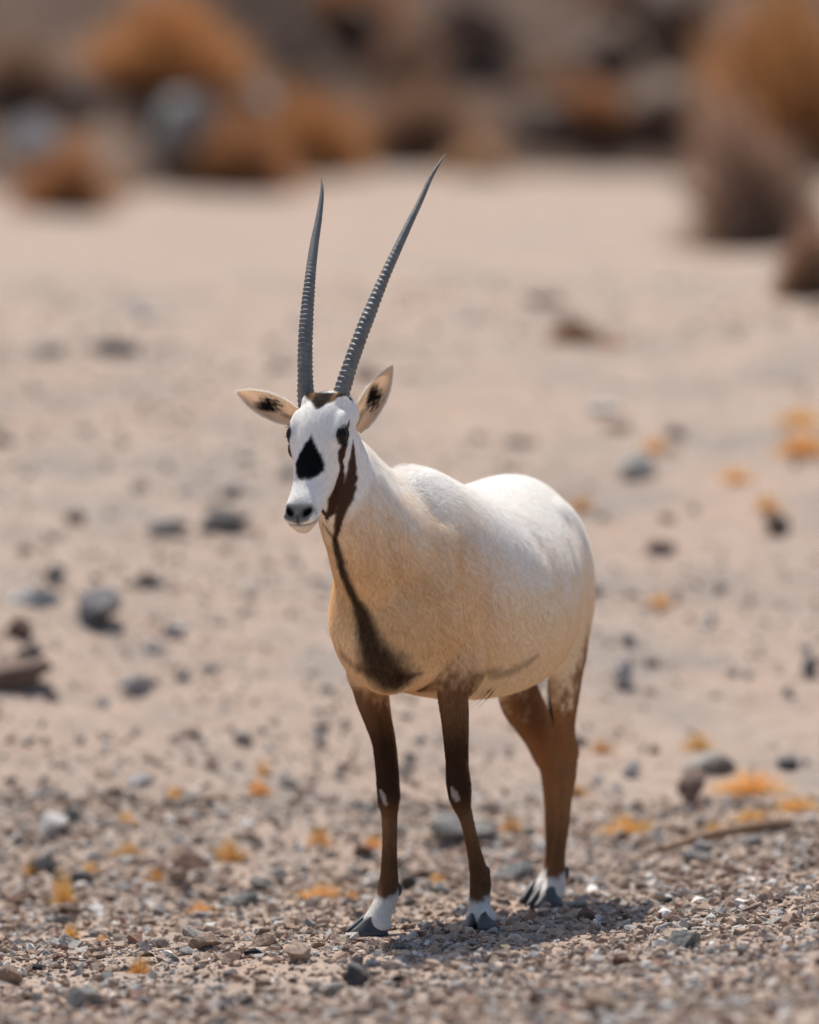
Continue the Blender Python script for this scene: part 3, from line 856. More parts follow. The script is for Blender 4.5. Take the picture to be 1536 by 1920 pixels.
def graded(a, b, step, lo, hi, grow):
    mid = list(np.arange(a, b, step)) + [b]
    out = []; s = step; v = b
    while v < hi: s *= grow; v += s; out.append(min(v, hi))
    pre = []; s = step; v = a
    while v > lo: s *= grow; v -= s; pre.append(max(v, lo))
    return np.array(pre[::-1] + mid + out)
gx = graded(-1.25, 1.25, .012, -140, 140, 1.075)
gy = graded(-3.0, 2.9, .012, -60, 3.0, 1.07)
gy2 = graded(3.0, 13, .05, 3.0, 260, 1.06)
gy = np.unique(np.concatenate([gy, gy2]))
X, Y = np.meshgrid(gx, gy)
Z = ground_fine(X, Y)
def grid_mesh(name, X, Y, Z):
    ny, nx = X.shape
    i = np.arange(ny - 1)[:, None]; j = np.arange(nx - 1)[None]; a = i * nx + j
    f = np.stack([a, a + 1, a + nx + 1, a + nx], -1).reshape(-1, 4)
    return mesh_from(name, np.stack([X, Y, Z], -1).reshape(-1, 3), f)
m = NT('desert_ground')
n1 = m.noise(.9, 5, .6); n2 = m.noise(14, 5, .65); n3 = m.noise(110, 4, .7); n4 = m.noise(480, 3, .6)
c = m.ramp(n2, [(.28, (.33, .246, .192)), (.5, (.42, .326, .262)), (.72, (.49, .395, .325))])
c = m.mix(m.ramp(n1, [(.42, (0, 0, 0)), (.62, (1, 1, 1))]), c, m.mix(.5, c, (.47, .335, .255)))
n5 = m.noise(2.6, 4, .6)
c = m.mix(m.ramp(n5, [(.48, (0, 0, 0)), (.62, (.95, .95, .95))]), c, m.mix(.7, c, (.285, .25, .222)))
sp = m.ramp(n3, [(.25, (.55, .53, .52)), (.42, (.92, .92, .92)), (.60, (1.05, 1.05, 1.05)), (.78, (1.35, 1.34, 1.32))])
c = m.mix(1.0, c, sp, 'MULTIPLY')
c = m.mix(.6, c, m.mix(1.0, c, m.ramp(n4, [(.3, (.6, .6, .6)), (.7, (1.25, 1.25, 1.25))]), 'MULTIPLY'))
m.color(c); m.rough(.92, .15)
vo = m.n('ShaderNodeTexVoronoi'); vo.inputs['Scale'].default_value = 85; tc = m.n('ShaderNodeTexCoord'); m.l(tc.outputs['Object'], vo.inputs['Vector'])
ad = m.n('ShaderNodeMath'); ad.operation = 'ADD'; m.l(n3, ad.inputs[0]); m.l(vo.outputs['Distance'], ad.inputs[1])
m.bump(ad.outputs[0], .8, .008)
GROUND = link('ground', grid_mesh('ground', X, Y, Z), None, m.m, kind='structure')

hx = graded(-4, 4, .07, -120, 120, 1.09); hy = graded(23.5, 36, .08, 22, 240, 1.08)
X, Y = np.meshgrid(hx, hy)
m = NT('hillside'); n1 = m.noise(1.1, 5, .6); n2 = m.noise(6, 5, .65); n3 = m.noise(30, 4, .7)
c = m.ramp(n2, [(.30, (.075, .050, .038)), (.5, (.145, .092, .064)), (.70, (.22, .145, .10))])
c = m.mix(m.ramp(n1, [(.56, (0, 0, 0)), (.68, (1, 1, 1))]), c, (.36, .255, .19))
c = m.mix(.5, c, m.mix(1.0, c, m.ramp(n3, [(.3, (.5, .5, .5)), (.7, (1.3, 1.3, 1.3))]), 'MULTIPLY'))
m.color(c); m.rough(.9, .2); m.bump(n3, .8, .06)
link('hillside', grid_mesh('hillside', X, Y, hill_z(X, Y)), None, m.m, kind='structure')

def hit(px, py):
    d = ray(px, py)
    t = np.linspace(10, 75, 6500)
    pts = CAM[None] + d[None] * t[:, None]
    below = pts[:, 2] < land_z(pts[:, 0], pts[:, 1])
    i = int(np.argmax(below)) if below.any() else len(t) - 1
    return pts[i], t[i]

# ------------------------------------------------------------------ stones
def stone_mat():
    m = NT('stone')
    oi = m.n('ShaderNodeObjectInfo')
    mp = m.n('ShaderNodeVectorMath'); mp.operation = 'ADD'; tc = m.n('ShaderNodeTexCoord')
    m.l(tc.outputs['Object'], mp.inputs[0]); m.l(oi.outputs['Random'], mp.inputs[1])
    a = m.noise(2.2, 5, .65, mp.outputs[0]); b = m.noise(9, 4, .7, mp.outputs[0]); d = m.noise(30, 3, .7, mp.outputs[0])
    c = m.mix(1.0, oi.outputs['Color'], m.ramp(a, [(.3, (.62, .62, .64)), (.52, (1, 1, 1)), (.72, (1.35, 1.30, 1.22))]), 'MULTIPLY')
    c = m.mix(1.0, c, m.ramp(b, [(.28, (.55, .55, .56)), (.5, (1, 1, 1)), (.75, (1.3, 1.27, 1.22))]), 'MULTIPLY')
    c = m.mix(.5, c, m.mix(1.0, c, m.ramp(d, [(.3, (.5, .5, .5)), (.7, (1.4, 1.4, 1.4))]), 'MULTIPLY'))
    m.color(c); m.rough(.8, .3); m.bump(b, .6, .12)
    return m.m
STONE = stone_mat()
def gravel_mat():
    m = NT('gravel'); c = m.attr('Col'); a = m.noise(130, 4, .7); b = m.noise(500, 3, .7)
    c = m.mix(1.0, c, m.ramp(a, [(.3, (.65, .65, .66)), (.7, (1.3, 1.27, 1.22))]), 'MULTIPLY')
    c = m.mix(.6, c, m.mix(1.0, c, m.ramp(b, [(.3, (.55, .55, .55)), (.7, (1.3, 1.3, 1.3))]), 'MULTIPLY'))
    m.color(c); m.rough(.82, .3); m.bump(b, .5, .003)
    return m.m
GRAVEL = gravel_mat()

def rock_proto(seed, planes=14, sub=3, flat=.6, rough=.035):
    """a unit rock about 1 wide: a ball cut by random planes, with broken edges"""
    r = np.random.default_rng(seed)
    bm = bmesh.new(); bmesh.ops.create_icosphere(bm, subdivisions=sub, radius=1.0)
    v = np.array([p.co[:] for p in bm.verts])
    for _ in range(planes):
        n = r.normal(size=3); n /= np.linalg.norm(n); h = r.uniform(.34, .72)
        dd = v @ n - h; k = dd > 0; v[k] -= np.outer(dd[k], n)
    v *= 1 + rough * 2 * (fbm(v[:, 0] * 3 + seed, v[:, 1] * 3 + v[:, 2] * 2, 3, seed)[:, None])
    sc = np.array([1.0, r.uniform(.62, .95), flat * r.uniform(.75, 1.15)]); v = v * sc
    v /= (v[:, 0].max() - v[:, 0].min())
    v[:, 2] -= v[:, 2].min()
    for p, q in zip(bm.verts, v): p.co = q
    me = bpy.data.meshes.new('stone'); bm.to_mesh(me); bm.free()
    me.polygons.foreach_set('use_smooth', np.zeros(len(me.polygons), bool))
    me.materials.append(STONE)
    return me
PROT = [rock_proto(100 + i, 9 + i % 5, 3 if i < 6 else 2, (.75, .5, .62, .38)[i % 4]) for i in range(14)]
PH_ = [max(v.co.z for v in p.vertices) for p in PROT]

SC = {'grey': (.33, .31, .29), 'pale': (.52, .475, .43), 'white': (.66, .635, .60), 'dark': (.115, .108, .102), 'tan': (.42, .31, .235),
      'brown': (.215, .145, .110), 'reddish': (.30, .175, .125), 'slate': (.26, .257, .25), 'black': (.026, .028, .031), 'umber': (.175, .122, .092)}
HOOVES = [np.array(k[-1][:2]) for k in (LEG_RF, LEG_LF, LEG_LH, LEG_RH)]
placed = []
def place_stone(px, py, wpx, hpx, colour, label, group, pi=None, seed=0, rot=None, tilt=.12):
    p, t = hit(px, py)
    w = wpx * t / FPX
    r = np.random.default_rng(seed + int(px * 7 + py * 13))
    if pi is None: pi = int(r.choice([0, 4, 8, 12] if hpx / wpx > .6 else ([1, 3, 5, 7, 9, 11] if hpx / wpx < .42 else range(len(PROT)))))
    h = hpx * t / FPX
    o = link('stone', PROT[pi], None, None, label, 'stone', group)
    sz = min(h / PH_[pi] / .80, w * 1.25)
    o.scale = (w, w * r.uniform(.75, 1.0), sz)
    o.rotation_euler = (r.normal(0, tilt), r.normal(0, tilt), r.uniform(0, 6.28) if rot is None else rot)
    q = p.copy(); q[1] += w * .35; q[2] = float(land_z(q[0], q[1])) - .20 * sz * PH_[pi]
    o.location = q
    c = np.array(SC[colour]) * r.uniform(.82, 1.2) * (1 + r.normal(0, .015, 3)); o.color = (*np.clip(c, 0.005, .8), 1)
    placed.append((q[0], q[1], w))
    return o

BIG = [  # px, py of the foot of the stone, width, height (photo pixels), colour, label
    (170, 1178, 118, 72, 'slate', 'big grey boulder with a pale top on the sandy slope'),
    (105, 1100, 64, 36, 'dark', 'dark pointed stone behind the big grey boulder'),
    (62, 1140, 104, 30, 'white', 'long flat whitish slab beside the big grey boulder'),
    (35, 1298, 135, 54, 'brown', 'dark brown wedge-shaped slab low on the slope'),
    (252, 1306, 86, 34, 'pale', 'pale grey flat stone on bare sand between pebbles'),
    (425, 1000, 96, 40, 'dark', 'dark slanting slab high on the sandy slope'),
    (300, 1008, 96, 50, 'grey', 'rounded grey stone with pale top beside the dark slanting slab'),
    (145, 984, 52, 24, 'brown', 'brown flat stone above the whitish slab'),
    (268, 1108, 76, 20, 'dark', 'thin dark flake of stone above the big grey boulder'),
    (40, 1200, 62, 40, 'brown', 'brown lump of stone under the whitish slab'),
    (50, 1245, 56, 26, 'dark', 'dark stone just above the brown wedge-shaped slab'),
    (1170, 1292, 60, 52, 'pale', 'pale block with dark underside beside the hind legs'),
    (1300, 1510, 74, 66, 'brown', 'upright brown block of stone among orange tufts'),
    (1330, 1452, 110, 34, 'pale', 'broad pale slab lying behind the upright brown block'),
    (1478, 1442, 54, 28, 'slate', 'dark slate stone behind the wooden stick'),
    (1240, 1040, 56, 24, 'brown', 'flat brown stone level with the rump on the slope'),
    (1190, 900, 72, 46, 'white', 'whitish rounded stone high on the slope'),
    (1450, 1002, 52, 32, 'brown', 'brown stone with an orange tuft beside it on the slope'),
    (1180, 1212, 60, 30, 'grey', 'grey stone above the pale block with dark underside'),
    (1120, 1120, 50, 26, 'slate', 'slate stone against the rump of the oryx'),
    (870, 1590, 140, 62, 'grey', 'wide grey slab behind the forelegs'),
    (98, 1566, 56, 34, 'white', 'round white stone beside a dark one on the sand'),
    (126, 1544, 48, 26, 'dark', 'dark stone touching the round white one'),
    (372, 1634, 74, 36, 'reddish', 'dark reddish block of stone at the edge of the gravel'),
    (340, 1662, 42, 34, 'tan', 'tan cube-shaped stone in front of the dark reddish block'),
    (1520, 1270, 46, 40, 'slate', 'slate-coloured upright stone on the slope'),
    (598, 1398, 42, 26, 'pale', 'small pale stone on bare sand beside the foreleg'),
    (456, 1398, 36, 24, 'pale', 'small pale stone alone on bare sand'),
    (965, 1652, 88, 34, 'slate', 'flat slate stone between the fore and hind hooves'),
    (786, 1652, 40, 34, 'brown', 'brown lump between the two forelegs'),
    (562, 1812, 84, 48, 'tan', 'speckled tan stone with sloping top on the gravel'),
    (160, 1893, 78, 46, 'grey', 'rough grey stone half sunk in the gravel'),
    (18, 1852, 50, 40, 'tan', 'blocky tan stone beside small black ones'),
    (665, 1853, 44, 40, 'dark', 'dark jagged stone below the front hoof'),
    (1284, 1780, 66, 32, 'slate', 'flat slate stone on open gravel beside the shadow'),
    (1010, 1886, 56, 36, 'brown', 'brown blunt stone on the gravel in front of the shadow'),
    (1255, 1698, 36, 18, 'black', 'black flat chip of stone beyond the shadow tip'),
    (1152, 1680, 44, 26, 'tan', 'pointed tan stone behind the shadow tip'),
    (364, 1752, 28, 16, 'black', 'black cube-like pebble beside a tan slab'),
    (385, 1785, 56, 34, 'tan', 'leaning tan slab on the gravel'),
    (480, 1828 - 30, 40, 20, 'black', 'black pebble beside the leaning tan slab'),
    (230, 1828, 36, 18, 'black', 'black flat pebble beside an orange tuft'),
    (275, 1800, 28, 22, 'black', 'black upright pebble behind an orange tuft'),
    (68, 1826, 24, 24, 'black', 'black round pebble beside the blocky tan stone'),
    (495, 1775, 60, 24, 'tan', 'long tan stone on the gravel before the leaning slab'),
    (605, 1745, 46, 24, 'tan', 'tan angular stone behind the front hoof'),
    (120, 1782, 60, 30, 'grey', 'grey rounded stone beside a tan one on the gravel'),
    (745, 1842, 26, 14, 'black', 'black chip of stone in front of the shadow'),
    (1160, 1600 - 12, 52, 32, 'tan', 'tan rounded stone at the back edge of the gravel'),
    (1310, 1620, 60, 30, 'grey', 'grey crumbly stone under the wooden stick'),
    (1410, 1590, 56, 28, 'grey', 'grey crumbly stone against the wooden stick'),
    (1235, 1585, 50, 34, 'pale', 'pale jagged stone behind the end of the wooden stick'),
    (942, 1700, 32, 18, 'black', 'black pebble just behind the front hoof'),
    (705, 1672, 60, 32, 'pale', 'pale stone leaning behind the front pastern'),
    (45, 1700, 60, 34, 'reddish', 'dark red-brown stone at the end of the gravel edge'),
    (460, 1700, 60, 28, 'slate', 'slate stone beside an orange tuft at the gravel edge'),
    (520, 1650, 50, 24, 'pale', 'pale flat stone on the rim of the gravel'),
    (1090, 1745 - 40, 50, 16, 'grey', 'low grey stone lying against the hind hoof'),
    (1120, 1905, 70, 44, 'tan', 'large rounded tan stone on the gravel'),
    (430, 1905, 60, 36, 'slate', 'slate stone with a tan neighbour on the gravel'),
]
for i, (px, py, w, h, c, lab) in enumerate(BIG):
    place_stone(px, py, w, h, c, lab, None, rot=RNG.uniform(-.4, .4) if w > 2 * h else None, seed=i)

ZONES = [  # x range, y range of the photograph, count, size range, shape, group
    ((-40, 1576), (1690, 1915), 105, (22, 46), (.40, .75), 'on the gravel round the hooves', 'loose stones on the gravel shelf', (.30, .14, .04, .08, .20, .10, .07, .07)),
    ((-40, 1576), (1590, 1690), 60, (22, 50), (.40, .70), 'along the rim of the gravel', 'loose stones along the rim of the gravel', (.26, .20, .08, .06, .18, .10, .05, .07)),
    ((-40, 1576), (560, 840), 20, (50, 100), (.16, .30), 'high on the slope near the terrace', 'stones high on the slope', (.15, .30, .15, .00, .22, .14, .04, .0)),
    ((-40, 1576), (820, 1560), 72, (26, 58), (.40, .65), 'scattered on the sandy slope', 'loose stones on the sandy slope', (.30, .24, .10, .06, .06, .14, .02, .08)),
]
names = ['grey', 'pale', 'white', 'dark', 'tan', 'brown', 'reddish', 'slate']
adj = {'grey': 'small grey stone', 'pale': 'small pale beige stone', 'white': 'small whitish stone', 'dark': 'small blackish stone', 'tan': 'small tan stone',
       'brown': 'small brown stone', 'reddish': 'small reddish stone', 'slate': 'small slate-grey stone'}
for (xr, yr, n, sr, hr2, where, grp, pw) in ZONES:
    pw = np.array(pw) / np.sum(pw); k = 0; tries = 0
    while k < n and tries < 4000:
        tries += 1
        px, py = RNG.uniform(*xr), RNG.uniform(*yr)
        p, t = hit(px, py); w = RNG.uniform(*sr) * (RNG.random() * .5 + .6)
        wm = w * t / FPX
        if any(math.hypot(p[0] - a, p[1] + wm * .35 - b) < .5 * (wm + c) + .004 for a, b, c in placed): continue
        if any(np.hypot(*(p[:2] - q)) < .09 + wm * .6 for q in HOOVES): continue
        cn = names[RNG.choice(8, p=pw)]
        near = min(range(len(BIG)), key=lambda b: math.hypot(placed[b][0] - p[0], placed[b][1] - p[1]))
        lab = f'{adj[cn]} near the {BIG[near][5]}'
        if len(lab.split()) > 16: lab = lab.replace('small ', '', 1)
        if math.hypot(placed[near][0] - p[0], placed[near][1] - p[1]) > (.45 if p[1] < 2.5 else 1.0) or len(lab.split()) > 16: lab = f'{adj[cn]} {where}'
        place_stone(px, py, w, w * RNG.uniform(*hr2), cn, lab, f'group of {cn} stones: {lab}'[:70], seed=tries)
        k += 1

# gravel: tens of thousands of chips, one mesh
def chip(seed, n=9):
    r = np.random.default_rng(seed); bm = bmesh.new()
    p = r.normal(size=(n, 3)); p /= np.linalg.norm(p, axis=1)[:, None]; p *= np.array([1, r.uniform(.6, .95), r.uniform(.40, .75)])
    for q in p: bm.verts.new(q)
    res = bmesh.ops.convex_hull(bm, input=bm.verts)
    bmesh.ops.delete(bm, geom=[g for g in res['geom_interior'] if isinstance(g, bmesh.types.BMVert)], context='VERTS')
    bmesh.ops.triangulate(bm, faces=bm.faces); bm.verts.index_update()
    v = np.array([q.co[:] for q in bm.verts]); f = np.array([[q.index for q in t.verts] for t in bm.faces]); bm.free()
    return v, f
CHIPS = [chip(i, 9 + i % 3) for i in range(24)]
PAL = np.array([SC['grey'], SC['pale'], SC['white'], SC['dark'], SC['tan'], SC['tan'], SC['brown'], SC['reddish'], SC['slate'], (.38, .29, .225), (.42, .33, .265), (.30, .22, .17)])
def gravel(name, x, y, size, label, pal_w, sink=.25):
    n = len(x); which = RNG.integers(len(CHIPS), size=n)
    V, F, Cc = [], [], []; off = 0
    colr_ = PAL[RNG.choice(len(PAL), n, p=pal_w / pal_w.sum())] * RNG.uniform(.75, 1.25, (n, 1))
    z = ground_fine(x, y)
    for ci, (cv, cf) in enumerate(CHIPS):
        k = np.where(which == ci)[0]; m_ = len(k)
        if not m_: continue
        az = RNG.uniform(0, 6.283, m_); tx = RNG.normal(0, .32, m_); ty = RNG.normal(0, .32, m_)
        ca, sa = np.cos(az), np.sin(az)
        p = np.broadcast_to(cv, (m_, *cv.shape)).copy()
        p[..., 1], p[..., 2] = p[..., 1] * np.cos(tx)[:, None] - p[..., 2] * np.sin(tx)[:, None], p[..., 1] * np.sin(tx)[:, None] + p[..., 2] * np.cos(tx)[:, None]
        p[..., 0], p[..., 2] = p[..., 0] * np.cos(ty)[:, None] - p[..., 2] * np.sin(ty)[:, None], p[..., 0] * np.sin(ty)[:, None] + p[..., 2] * np.cos(ty)[:, None]
        p[..., 0], p[..., 1] = p[..., 0] * ca[:, None] - p[..., 1] * sa[:, None], p[..., 0] * sa[:, None] + p[..., 1] * ca[:, None]
        p *= (size[k] / 2)[:, None, None]
        p += np.stack([x[k], y[k], z[k] + size[k] * sink * .5], -1)[:, None]
        V.append(p.reshape(-1, 3)); nv = len(cv)
        F.append((cf[None] + (np.arange(m_) * nv)[:, None, None] + off).reshape(-1, 3)); off += m_ * nv
        Cc.append(np.repeat(colr_[k], nv, axis=0))
    me = mesh_from(name, np.concatenate(V), np.concatenate(F), smooth=False); set_col(me, np.concatenate(Cc))
    return link(name, me, None, GRAVEL, label, 'gravel', None, 'stuff')
pw = np.array([1.0, .9, .40, .22, 1.2, 1.0, .6, .6, .3, 1.6, 1.2, 1.4])
N1 = 66000
y = -3.0 + 5.6 * RNG.random(N1) ** .95; x = RNG.uniform(-1, 1, N1) * (1.25 + .05 * (y + 3))
NE = 24000; ye = RNG.uniform(-6, 3.2, NE); xe = RNG.normal(0, 1.9, NE); ke = (np.abs(xe) > 1.15) | (ye < -2.9) | (ye > 2.4); ye, xe = ye[ke], xe[ke]
ke = RNG.random(len(xe)) < (1 - sstep(1.2, 4.2, np.abs(xe))) * sstep(-6, -3.5, ye) * (1 - sstep(2.3, 3.2, ye)) ; NC = N1; y = np.concatenate([y, ye[ke]]); x = np.concatenate([x, xe[ke]]); N1 = len(x)
size = np.clip(np.exp(RNG.normal(math.log(.0115), .58, N1)), .004, .046)
size[NC:] = np.clip(size[NC:] * 1.7, .012, .06)
kb = RNG.random(N1) < .035; size[kb] = RNG.uniform(.022, .046, kb.sum())
far_h = np.min([np.hypot(x - q[0], y - q[1]) for q in HOOVES], axis=0)
k = (far_h > .085) | (size < .008)
patch = fbm(x / .35, y / .35, 3, 55)
k &= RNG.random(N1) < np.clip(.8 + 2.0 * patch, .3, 1)
gravel('gravel', x[k], y[k], size[k], 'fine mixed gravel chips covering the shelf where the oryx stands', pw)
N2 = 19000
y = 2.4 + 9 * RNG.random(N2) ** 1.2; x = RNG.normal(0, .85, N2) * (1.3 + .08 * y)
size = np.clip(np.exp(RNG.normal(math.log(.013), .55, N2)), .006, .055)
patch = fbm(x / .8, y / .8, 3, 57); k = RNG.random(N2) < np.clip(.5 + 3 * patch, .05, 1)
gravel('gravel', x[k], y[k], size[k], 'sparse pebbles strewn over the sandy slope behind the oryx', pw * np.array([1.3, 1.4, 1.2, .8, 1, 1, 1.2, .8, 1.3, 1, 1, 1]))

# boulders at the foot of the hill
for i, (px, py, w, h, c, lab) in enumerate([
        (285, 330, 150, 140, 'slate', 'blurred blue-grey boulder between orange shrubs'),
        (60, 300, 120, 110, 'slate', 'grey boulder above the low orange shrub'),
        (990, 285, 170, 90, 'umber', 'dark boulder at the foot of the hill'),
        (1250, 265, 200, 130, 'umber', 'wide dark boulder beside the tall brown shrub'),
        (1140, 130, 170, 100, 'umber', 'dark outcrop on the hillside above the reddish shrub'),
        (870, 150, 170, 110, 'umber', 'dark outcrop on the hillside above the brown shrubs'),
        (680, 110, 180, 120, 'brown', 'brown outcrop on the hillside above the biggest orange shrub'),
        (120, 230, 110, 90, 'brown', 'brown outcrop beside the upper orange shrub'),
        (1270, 100, 160, 120, 'umber', 'dark outcrop beside the top of the tall brown shrub'),
        (560, 130, 120, 80, 'umber', 'dark outcrop beside the upper orange shrub'),
        (430, 215, 130, 60, 'pale', 'pale slab of rock above the biggest orange shrub')]):
    o = place_stone(px, py, w, h, c, lab, None, seed=900 + i, tilt=.25); o.name = 'boulder'; o['category'] = 'boulder'

# ------------------------------------------------------------------ dry shrubs and tufts
def plant_mat(name, a, b, tr=.35):
    m = NT(name); oi = m.n('ShaderNodeObjectInfo'); n = m.noise(40, 3)
    at = m.attr('Col')
    c = m.mix(1.0, at, oi.outputs['Color'], 'MULTIPLY')
    m.color(c); m.rough(.7, .2)
    tl = m.n('ShaderNodeBsdfTranslucent'); mx = m.n('ShaderNodeMixShader'); mx.inputs[0].default_value = tr
    m.l(c, tl.inputs['Color']); m.l(m.b.outputs[0], mx.inputs[1]); m.l(tl.outputs[0], mx.inputs[2]); m.l(mx.outputs[0], m.out.inputs['Surface'])
    return m.m
DRY = plant_mat('dry_stems', None, None)
def shrub_mesh(seed, n, wide, blade, name='stems', twig=True):
    """unit clump: radius 1, height 1, made of n thin bent stems springing from a small base"""
    r = np.random.default_rng(seed)
    az = r.uniform(0, 6.283, n); el = np.arccos(1 - r.random(n) * .97); d0 = np.stack([np.sin(el) * np.cos(az), np.sin(el) * np.sin(az), np.cos(el)], -1); L = .75 + .35 * r.random(n) + .9 * (vnoise(d0[:, 0] * 2.2 + 9, d0[:, 1] * 2.2 + d0[:, 2] * 2.2 + 9, seed) - .5)
    br = r.normal(0, .16, (n, 2))
    d = np.stack([np.sin(el) * np.cos(az), np.sin(el) * np.sin(az), np.cos(el)], -1)
    base = np.stack([br[:, 0], br[:, 1], np.zeros(n)], -1)
    start = r.uniform(0, .55, n)
    tip = base + d * L[:, None]; tip[:, 2] = np.maximum(tip[:, 2] - .12 * np.sin(el), .03)
    p0 = base + (tip - base) * start[:, None] * .8; mid = base + (tip - base) * ((start + 1) / 2)[:, None] + np.array([0, 0, .06]) + r.normal(0, .03, (n, 3))
    sd = np.cross(d, r.normal(size=(n, 3))); sd /= np.linalg.norm(sd, axis=1)[:, None]; sd *= blade * r.uniform(.6, 1.4, n)[:, None]
    V = np.stack([p0 - sd, p0 + sd, mid + sd * .9, mid - sd * .9, tip + sd * .25, tip - sd * .25], 1).reshape(-1, 3)
    q = np.arange(n)[:, None] * 6
    F = np.concatenate([q + [0, 1, 2, 3], q + [3, 2, 4, 5]])
    me = mesh_from(name, V, F, smooth=False)
    c = r.uniform(.65, 1.3, (n, 1)) * np.array([1, 1, 1]) * (1 + r.normal(0, .05, (n, 3)))
    set_col(me, np.repeat(c, 6, axis=0)); me.materials.append(DRY)
    return me
SHR = [shrub_mesh(300 + i, 3000, 1, .012) for i in range(3)]
TUF = [shrub_mesh(400 + i, 330, 1, .012) for i in range(4)]
def twigs_mesh(seed):
    r = np.random.default_rng(seed); sp = Soup()
    for i in range(7):
        a = r.uniform(0, 6.28); e = r.uniform(.15, .9); d = np.array([math.sin(e) * math.cos(a), math.sin(e) * math.sin(a), math.cos(e)])
        sp.add(tube([[0, 0, -.05, .03, .03], [*(d * .3), .022, .022], [*(d * .65 + r.normal(0, .04, 3)), .012, .012]], np.array([.3, .9, .1]), 6, 6))
    me = sp.mesh('twigs'); set_col(me, np.full((len(me.vertices), 3), .35)); me.materials.append(DRY); return me
TWG = [twigs_mesh(i) for i in range(2)]
def shrub(px, py, wpx, hpx, col_, label, i):
    p, t = hit(px, py); w = wpx * t / FPX; h = hpx * t / FPX
    root = link('dry_shrub', None, None, None, label, 'shrub', None)
    root.location = (p[0], p[1] + w * .25, float(land_z(p[0], p[1] + w * .25)) - .02)
    root.rotation_euler = (0, 0, i * 1.7); root.scale = (w / 2, w / 2, h)
    for nm, me in (('stems', SHR[i % 3]), ('twigs', TWG[i % 2])):
        o = link(nm, me, root); o.color = (*col_, 1)
ORANGE = (.56, .29, .12); RUST = (.47, .24, .115); BROWNS = (.38, .235, .155); STRAW = (.62, .42, .26); PINKB = (.40, .26, .185)
for i, (px, py, w, h, c, lab) in enumerate([
        (300, 205, 360, 190, ORANGE, 'broad orange shrub high on the slope above the blue-grey boulder'),
        (105, 398, 200, 150, RUST, 'low rust-orange shrub beside the blue-grey boulder'),
        (450, 362, 210, 165, RUST, 'biggest rust-orange shrub at the foot of the hill'),
        (585, 335, 230, 185, ORANGE, 'orange shrub growing into the biggest rust-orange one'),
        (900, 335, 120, 80, STRAW, 'small straw-coloured shrub on the terrace behind the horns'),
        (790, 300, 220, 130, BROWNS, 'brown shrub at the foot of the hill'),
        (1100, 262, 180, 105, RUST, 'reddish shrub below the dark outcrop'),
        (1430, 470, 290, 300, PINKB, 'tall brown shrub filling the edge of the terrace'),
        (1470, 330, 300, 350, ORANGE, 'tallest orange shrub behind the tall brown one'),
        (1525, 560, 150, 170, BROWNS, 'dark brown shrub in front of the tall brown one'),
        (1085, 645, 120, 62, BROWNS, 'small brown shrub alone on the sandy slope'),
        (1150, 652, 50, 25, ORANGE, 'tiny orange shrub touching the small brown one'),
        (30, 190, 160, 120, BROWNS, 'brown shrub above the low rust-orange one'),
        (640, 60, 200, 130, RUST, 'rust shrub high on the hillside'),
        (210, 372, 70, 60, STRAW, 'straw-coloured clump beside the low rust-orange shrub'),
        (760, 150, 160, 110, PINKB, 'dull pinkish shrub between brown outcrops'),
        (1010, 200, 130, 100, BROWNS, 'dull brown shrub beside the reddish shrub'),
        (1200, 40, 180, 120, BROWNS, 'brown shrub on the hillside above the dark outcrop')]):
    shrub(px, py, w, h, c, lab, i)

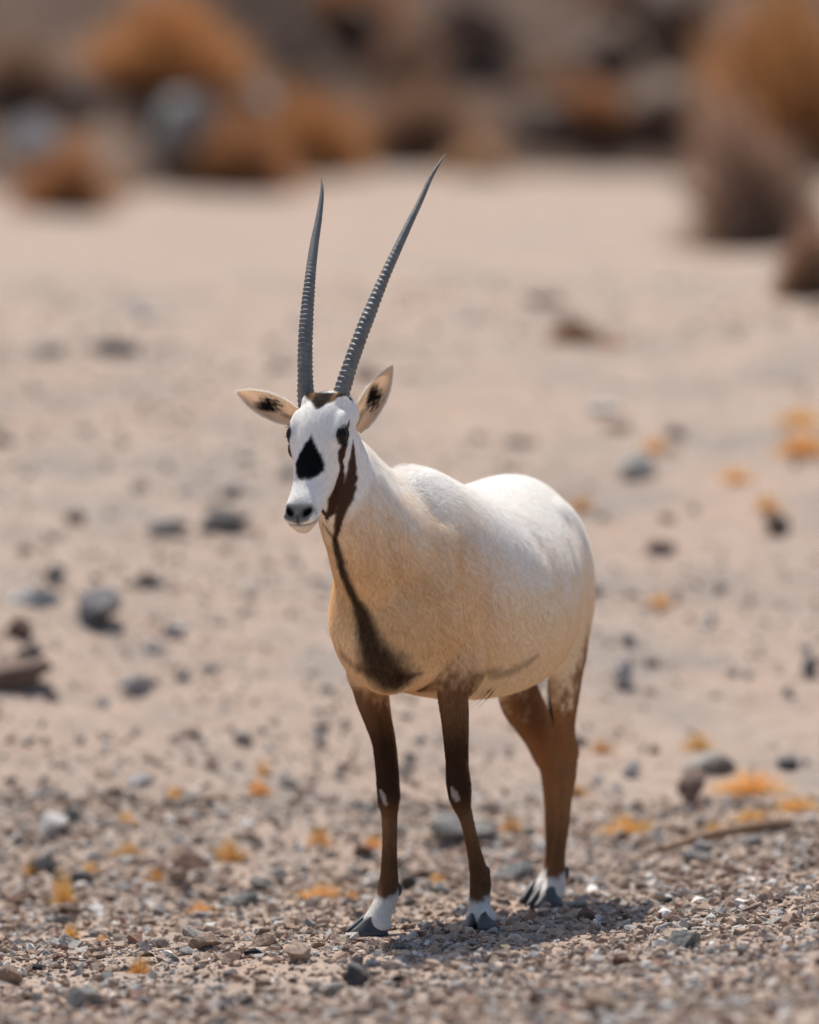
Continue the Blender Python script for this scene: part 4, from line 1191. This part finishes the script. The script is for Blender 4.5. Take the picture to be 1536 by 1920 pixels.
TUFTS = [(262, 1828, 46, 34, 'beside a black flat pebble on the gravel'), (380, 1715, 62, 26, 'beside a slate stone at the gravel edge'), (600, 1686, 84, 30, 'behind the front hoof on the gravel rim'),
    (660, 1690, 34, 20, 'touching the pale stone behind the front pastern'), (120, 1700, 46, 60, 'standing tall on the sand before the gravel'), (132, 1758, 32, 28, 'on gravel beside a grey rounded stone'),
    (62, 1640, 30, 34, 'on bare sand beyond the gravel edge'), (432, 1618, 66, 36, 'against the dark reddish block'), (240, 1608, 56, 26, 'on the sand beside a brown stone'),
    (236, 1550, 38, 28, 'on the sand beyond the round white stone'), (486, 1492, 40, 30, 'lower of a pair on bare sand'), (492, 1455, 30, 22, 'upper of a pair on bare sand'),
    (598, 1588, 46, 32, 'on sand beside the front foreleg'), (1183, 1566, 110, 32, 'spread wide behind the tan rounded stone'), (957, 1564, 46, 30, 'beside the wide grey slab'),
    (1413, 1492, 150, 34, 'spread wide beside the upright brown block'), (1500, 1522, 90, 26, 'beyond the end of the wooden stick'), (1412, 1540, 80, 22, 'behind the wooden stick'),
    (1310, 1408, 56, 32, 'above the broad pale slab'), (1130, 1412, 46, 22, 'beside the hock of the hind leg'), (1235, 1140, 40, 26, 'level with the rump on the slope'), (1090, 962, 46, 34, 'just above the rump of the oryx'),
    (1235, 850, 60, 26, 'beside the whitish rounded stone'), (1500, 860, 120, 40, 'broad and pale high on the slope'), (1500, 800, 90, 30, 'pale behind a broad tuft high on the slope'), (820, 1655, 40, 20, 'between the forelegs'),
    (1040, 1560, 40, 22, 'behind the hind shanks'), (190, 1770, 24, 16, 'small on the gravel before grey stones'), (1440, 960, 50, 30, 'beside a brown stone high on the slope'), (1380, 905, 60, 26, 'faint on the slope below a broad pale tuft'),
    (700, 1590, 40, 22, 'beside the front shank on sand'), (330, 1500, 36, 20, 'lone on bare sand left of a pair'.replace(' left of', ' near')), (1080, 1495, 46, 20, 'just behind the hind shank'), (1340, 1560, 50, 18, 'between grey crumbly stones and the stick'),
    (170, 1640, 30, 26, 'small beside a tall tuft on the sand'), (290, 1655, 36, 22, 'at the gravel edge near the tan cube-shaped stone'), (995, 1702, 16, 8, 'tiny under the hind hoof')]
for i, (px, py, w, h, where) in enumerate(TUFTS):
    p, t = hit(px, py); w = w * t / FPX; h = h * t / FPX * 1.25; w *= 1.15
    o = link('dry_grass_tuft', TUF[i % 4], None, None, 'dry orange grass tuft ' + where, 'grass tuft', None)
    o.location = (p[0], p[1] + w * .2, float(land_z(p[0], p[1] + w * .2)) - .004); o.scale = (w / 2, w / 2, h); o.rotation_euler = (0, 0, i * 2.1)
    r = RNG.uniform(.85, 1.15); o.color = (.76 * r, .42 * r * RNG.uniform(.95, 1.1), .13 * r, 1)

# ------------------------------------------------------------------ the wooden stick
m = NT('old_wood'); mp = m.n('ShaderNodeMapping'); tc = m.n('ShaderNodeTexCoord'); m.l(tc.outputs['Object'], mp.inputs['Vector']); mp.inputs['Scale'].default_value = (3, 40, 40)
n1 = m.noise(6, 4, .6, mp.outputs['Vector'])
m.color(m.ramp(n1, [(.3, (.16, .095, .055)), (.55, (.29, .18, .11)), (.75, (.40, .27, .17))])); m.rough(.75, .25); m.bump(n1, .5, .004)
pa, ta_ = hit(1240, 1604); pb, tb = hit(1484, 1556)
a = np.array([pa[0], pa[1], land_z(pa[0], pa[1]) + .010]); b = np.array([pb[0], pb[1], land_z(pb[0], pb[1]) + .016])
v1 = b - a; keys = []
for k in np.linspace(0, 1, 7):
    q = a + v1 * k; q[2] = max(q[2], float(ground_z(q[0], q[1])) + .014) + .012 * math.sin(k * math.pi * 1.0)
    keys.append([*q, .014, .0105 + .004 * k])
sp = Soup(); R = tube(keys, np.cross(v1, UP) / np.linalg.norm(np.cross(v1, UP)), 26, 12)
R += (RNG.normal(0, .0006, R.shape)); sp.add(R); me = sp.mesh('wooden_stick')
link('wooden_stick', me, None, m.m, 'weathered brown wooden stick lying across the gravel rim', 'stick')
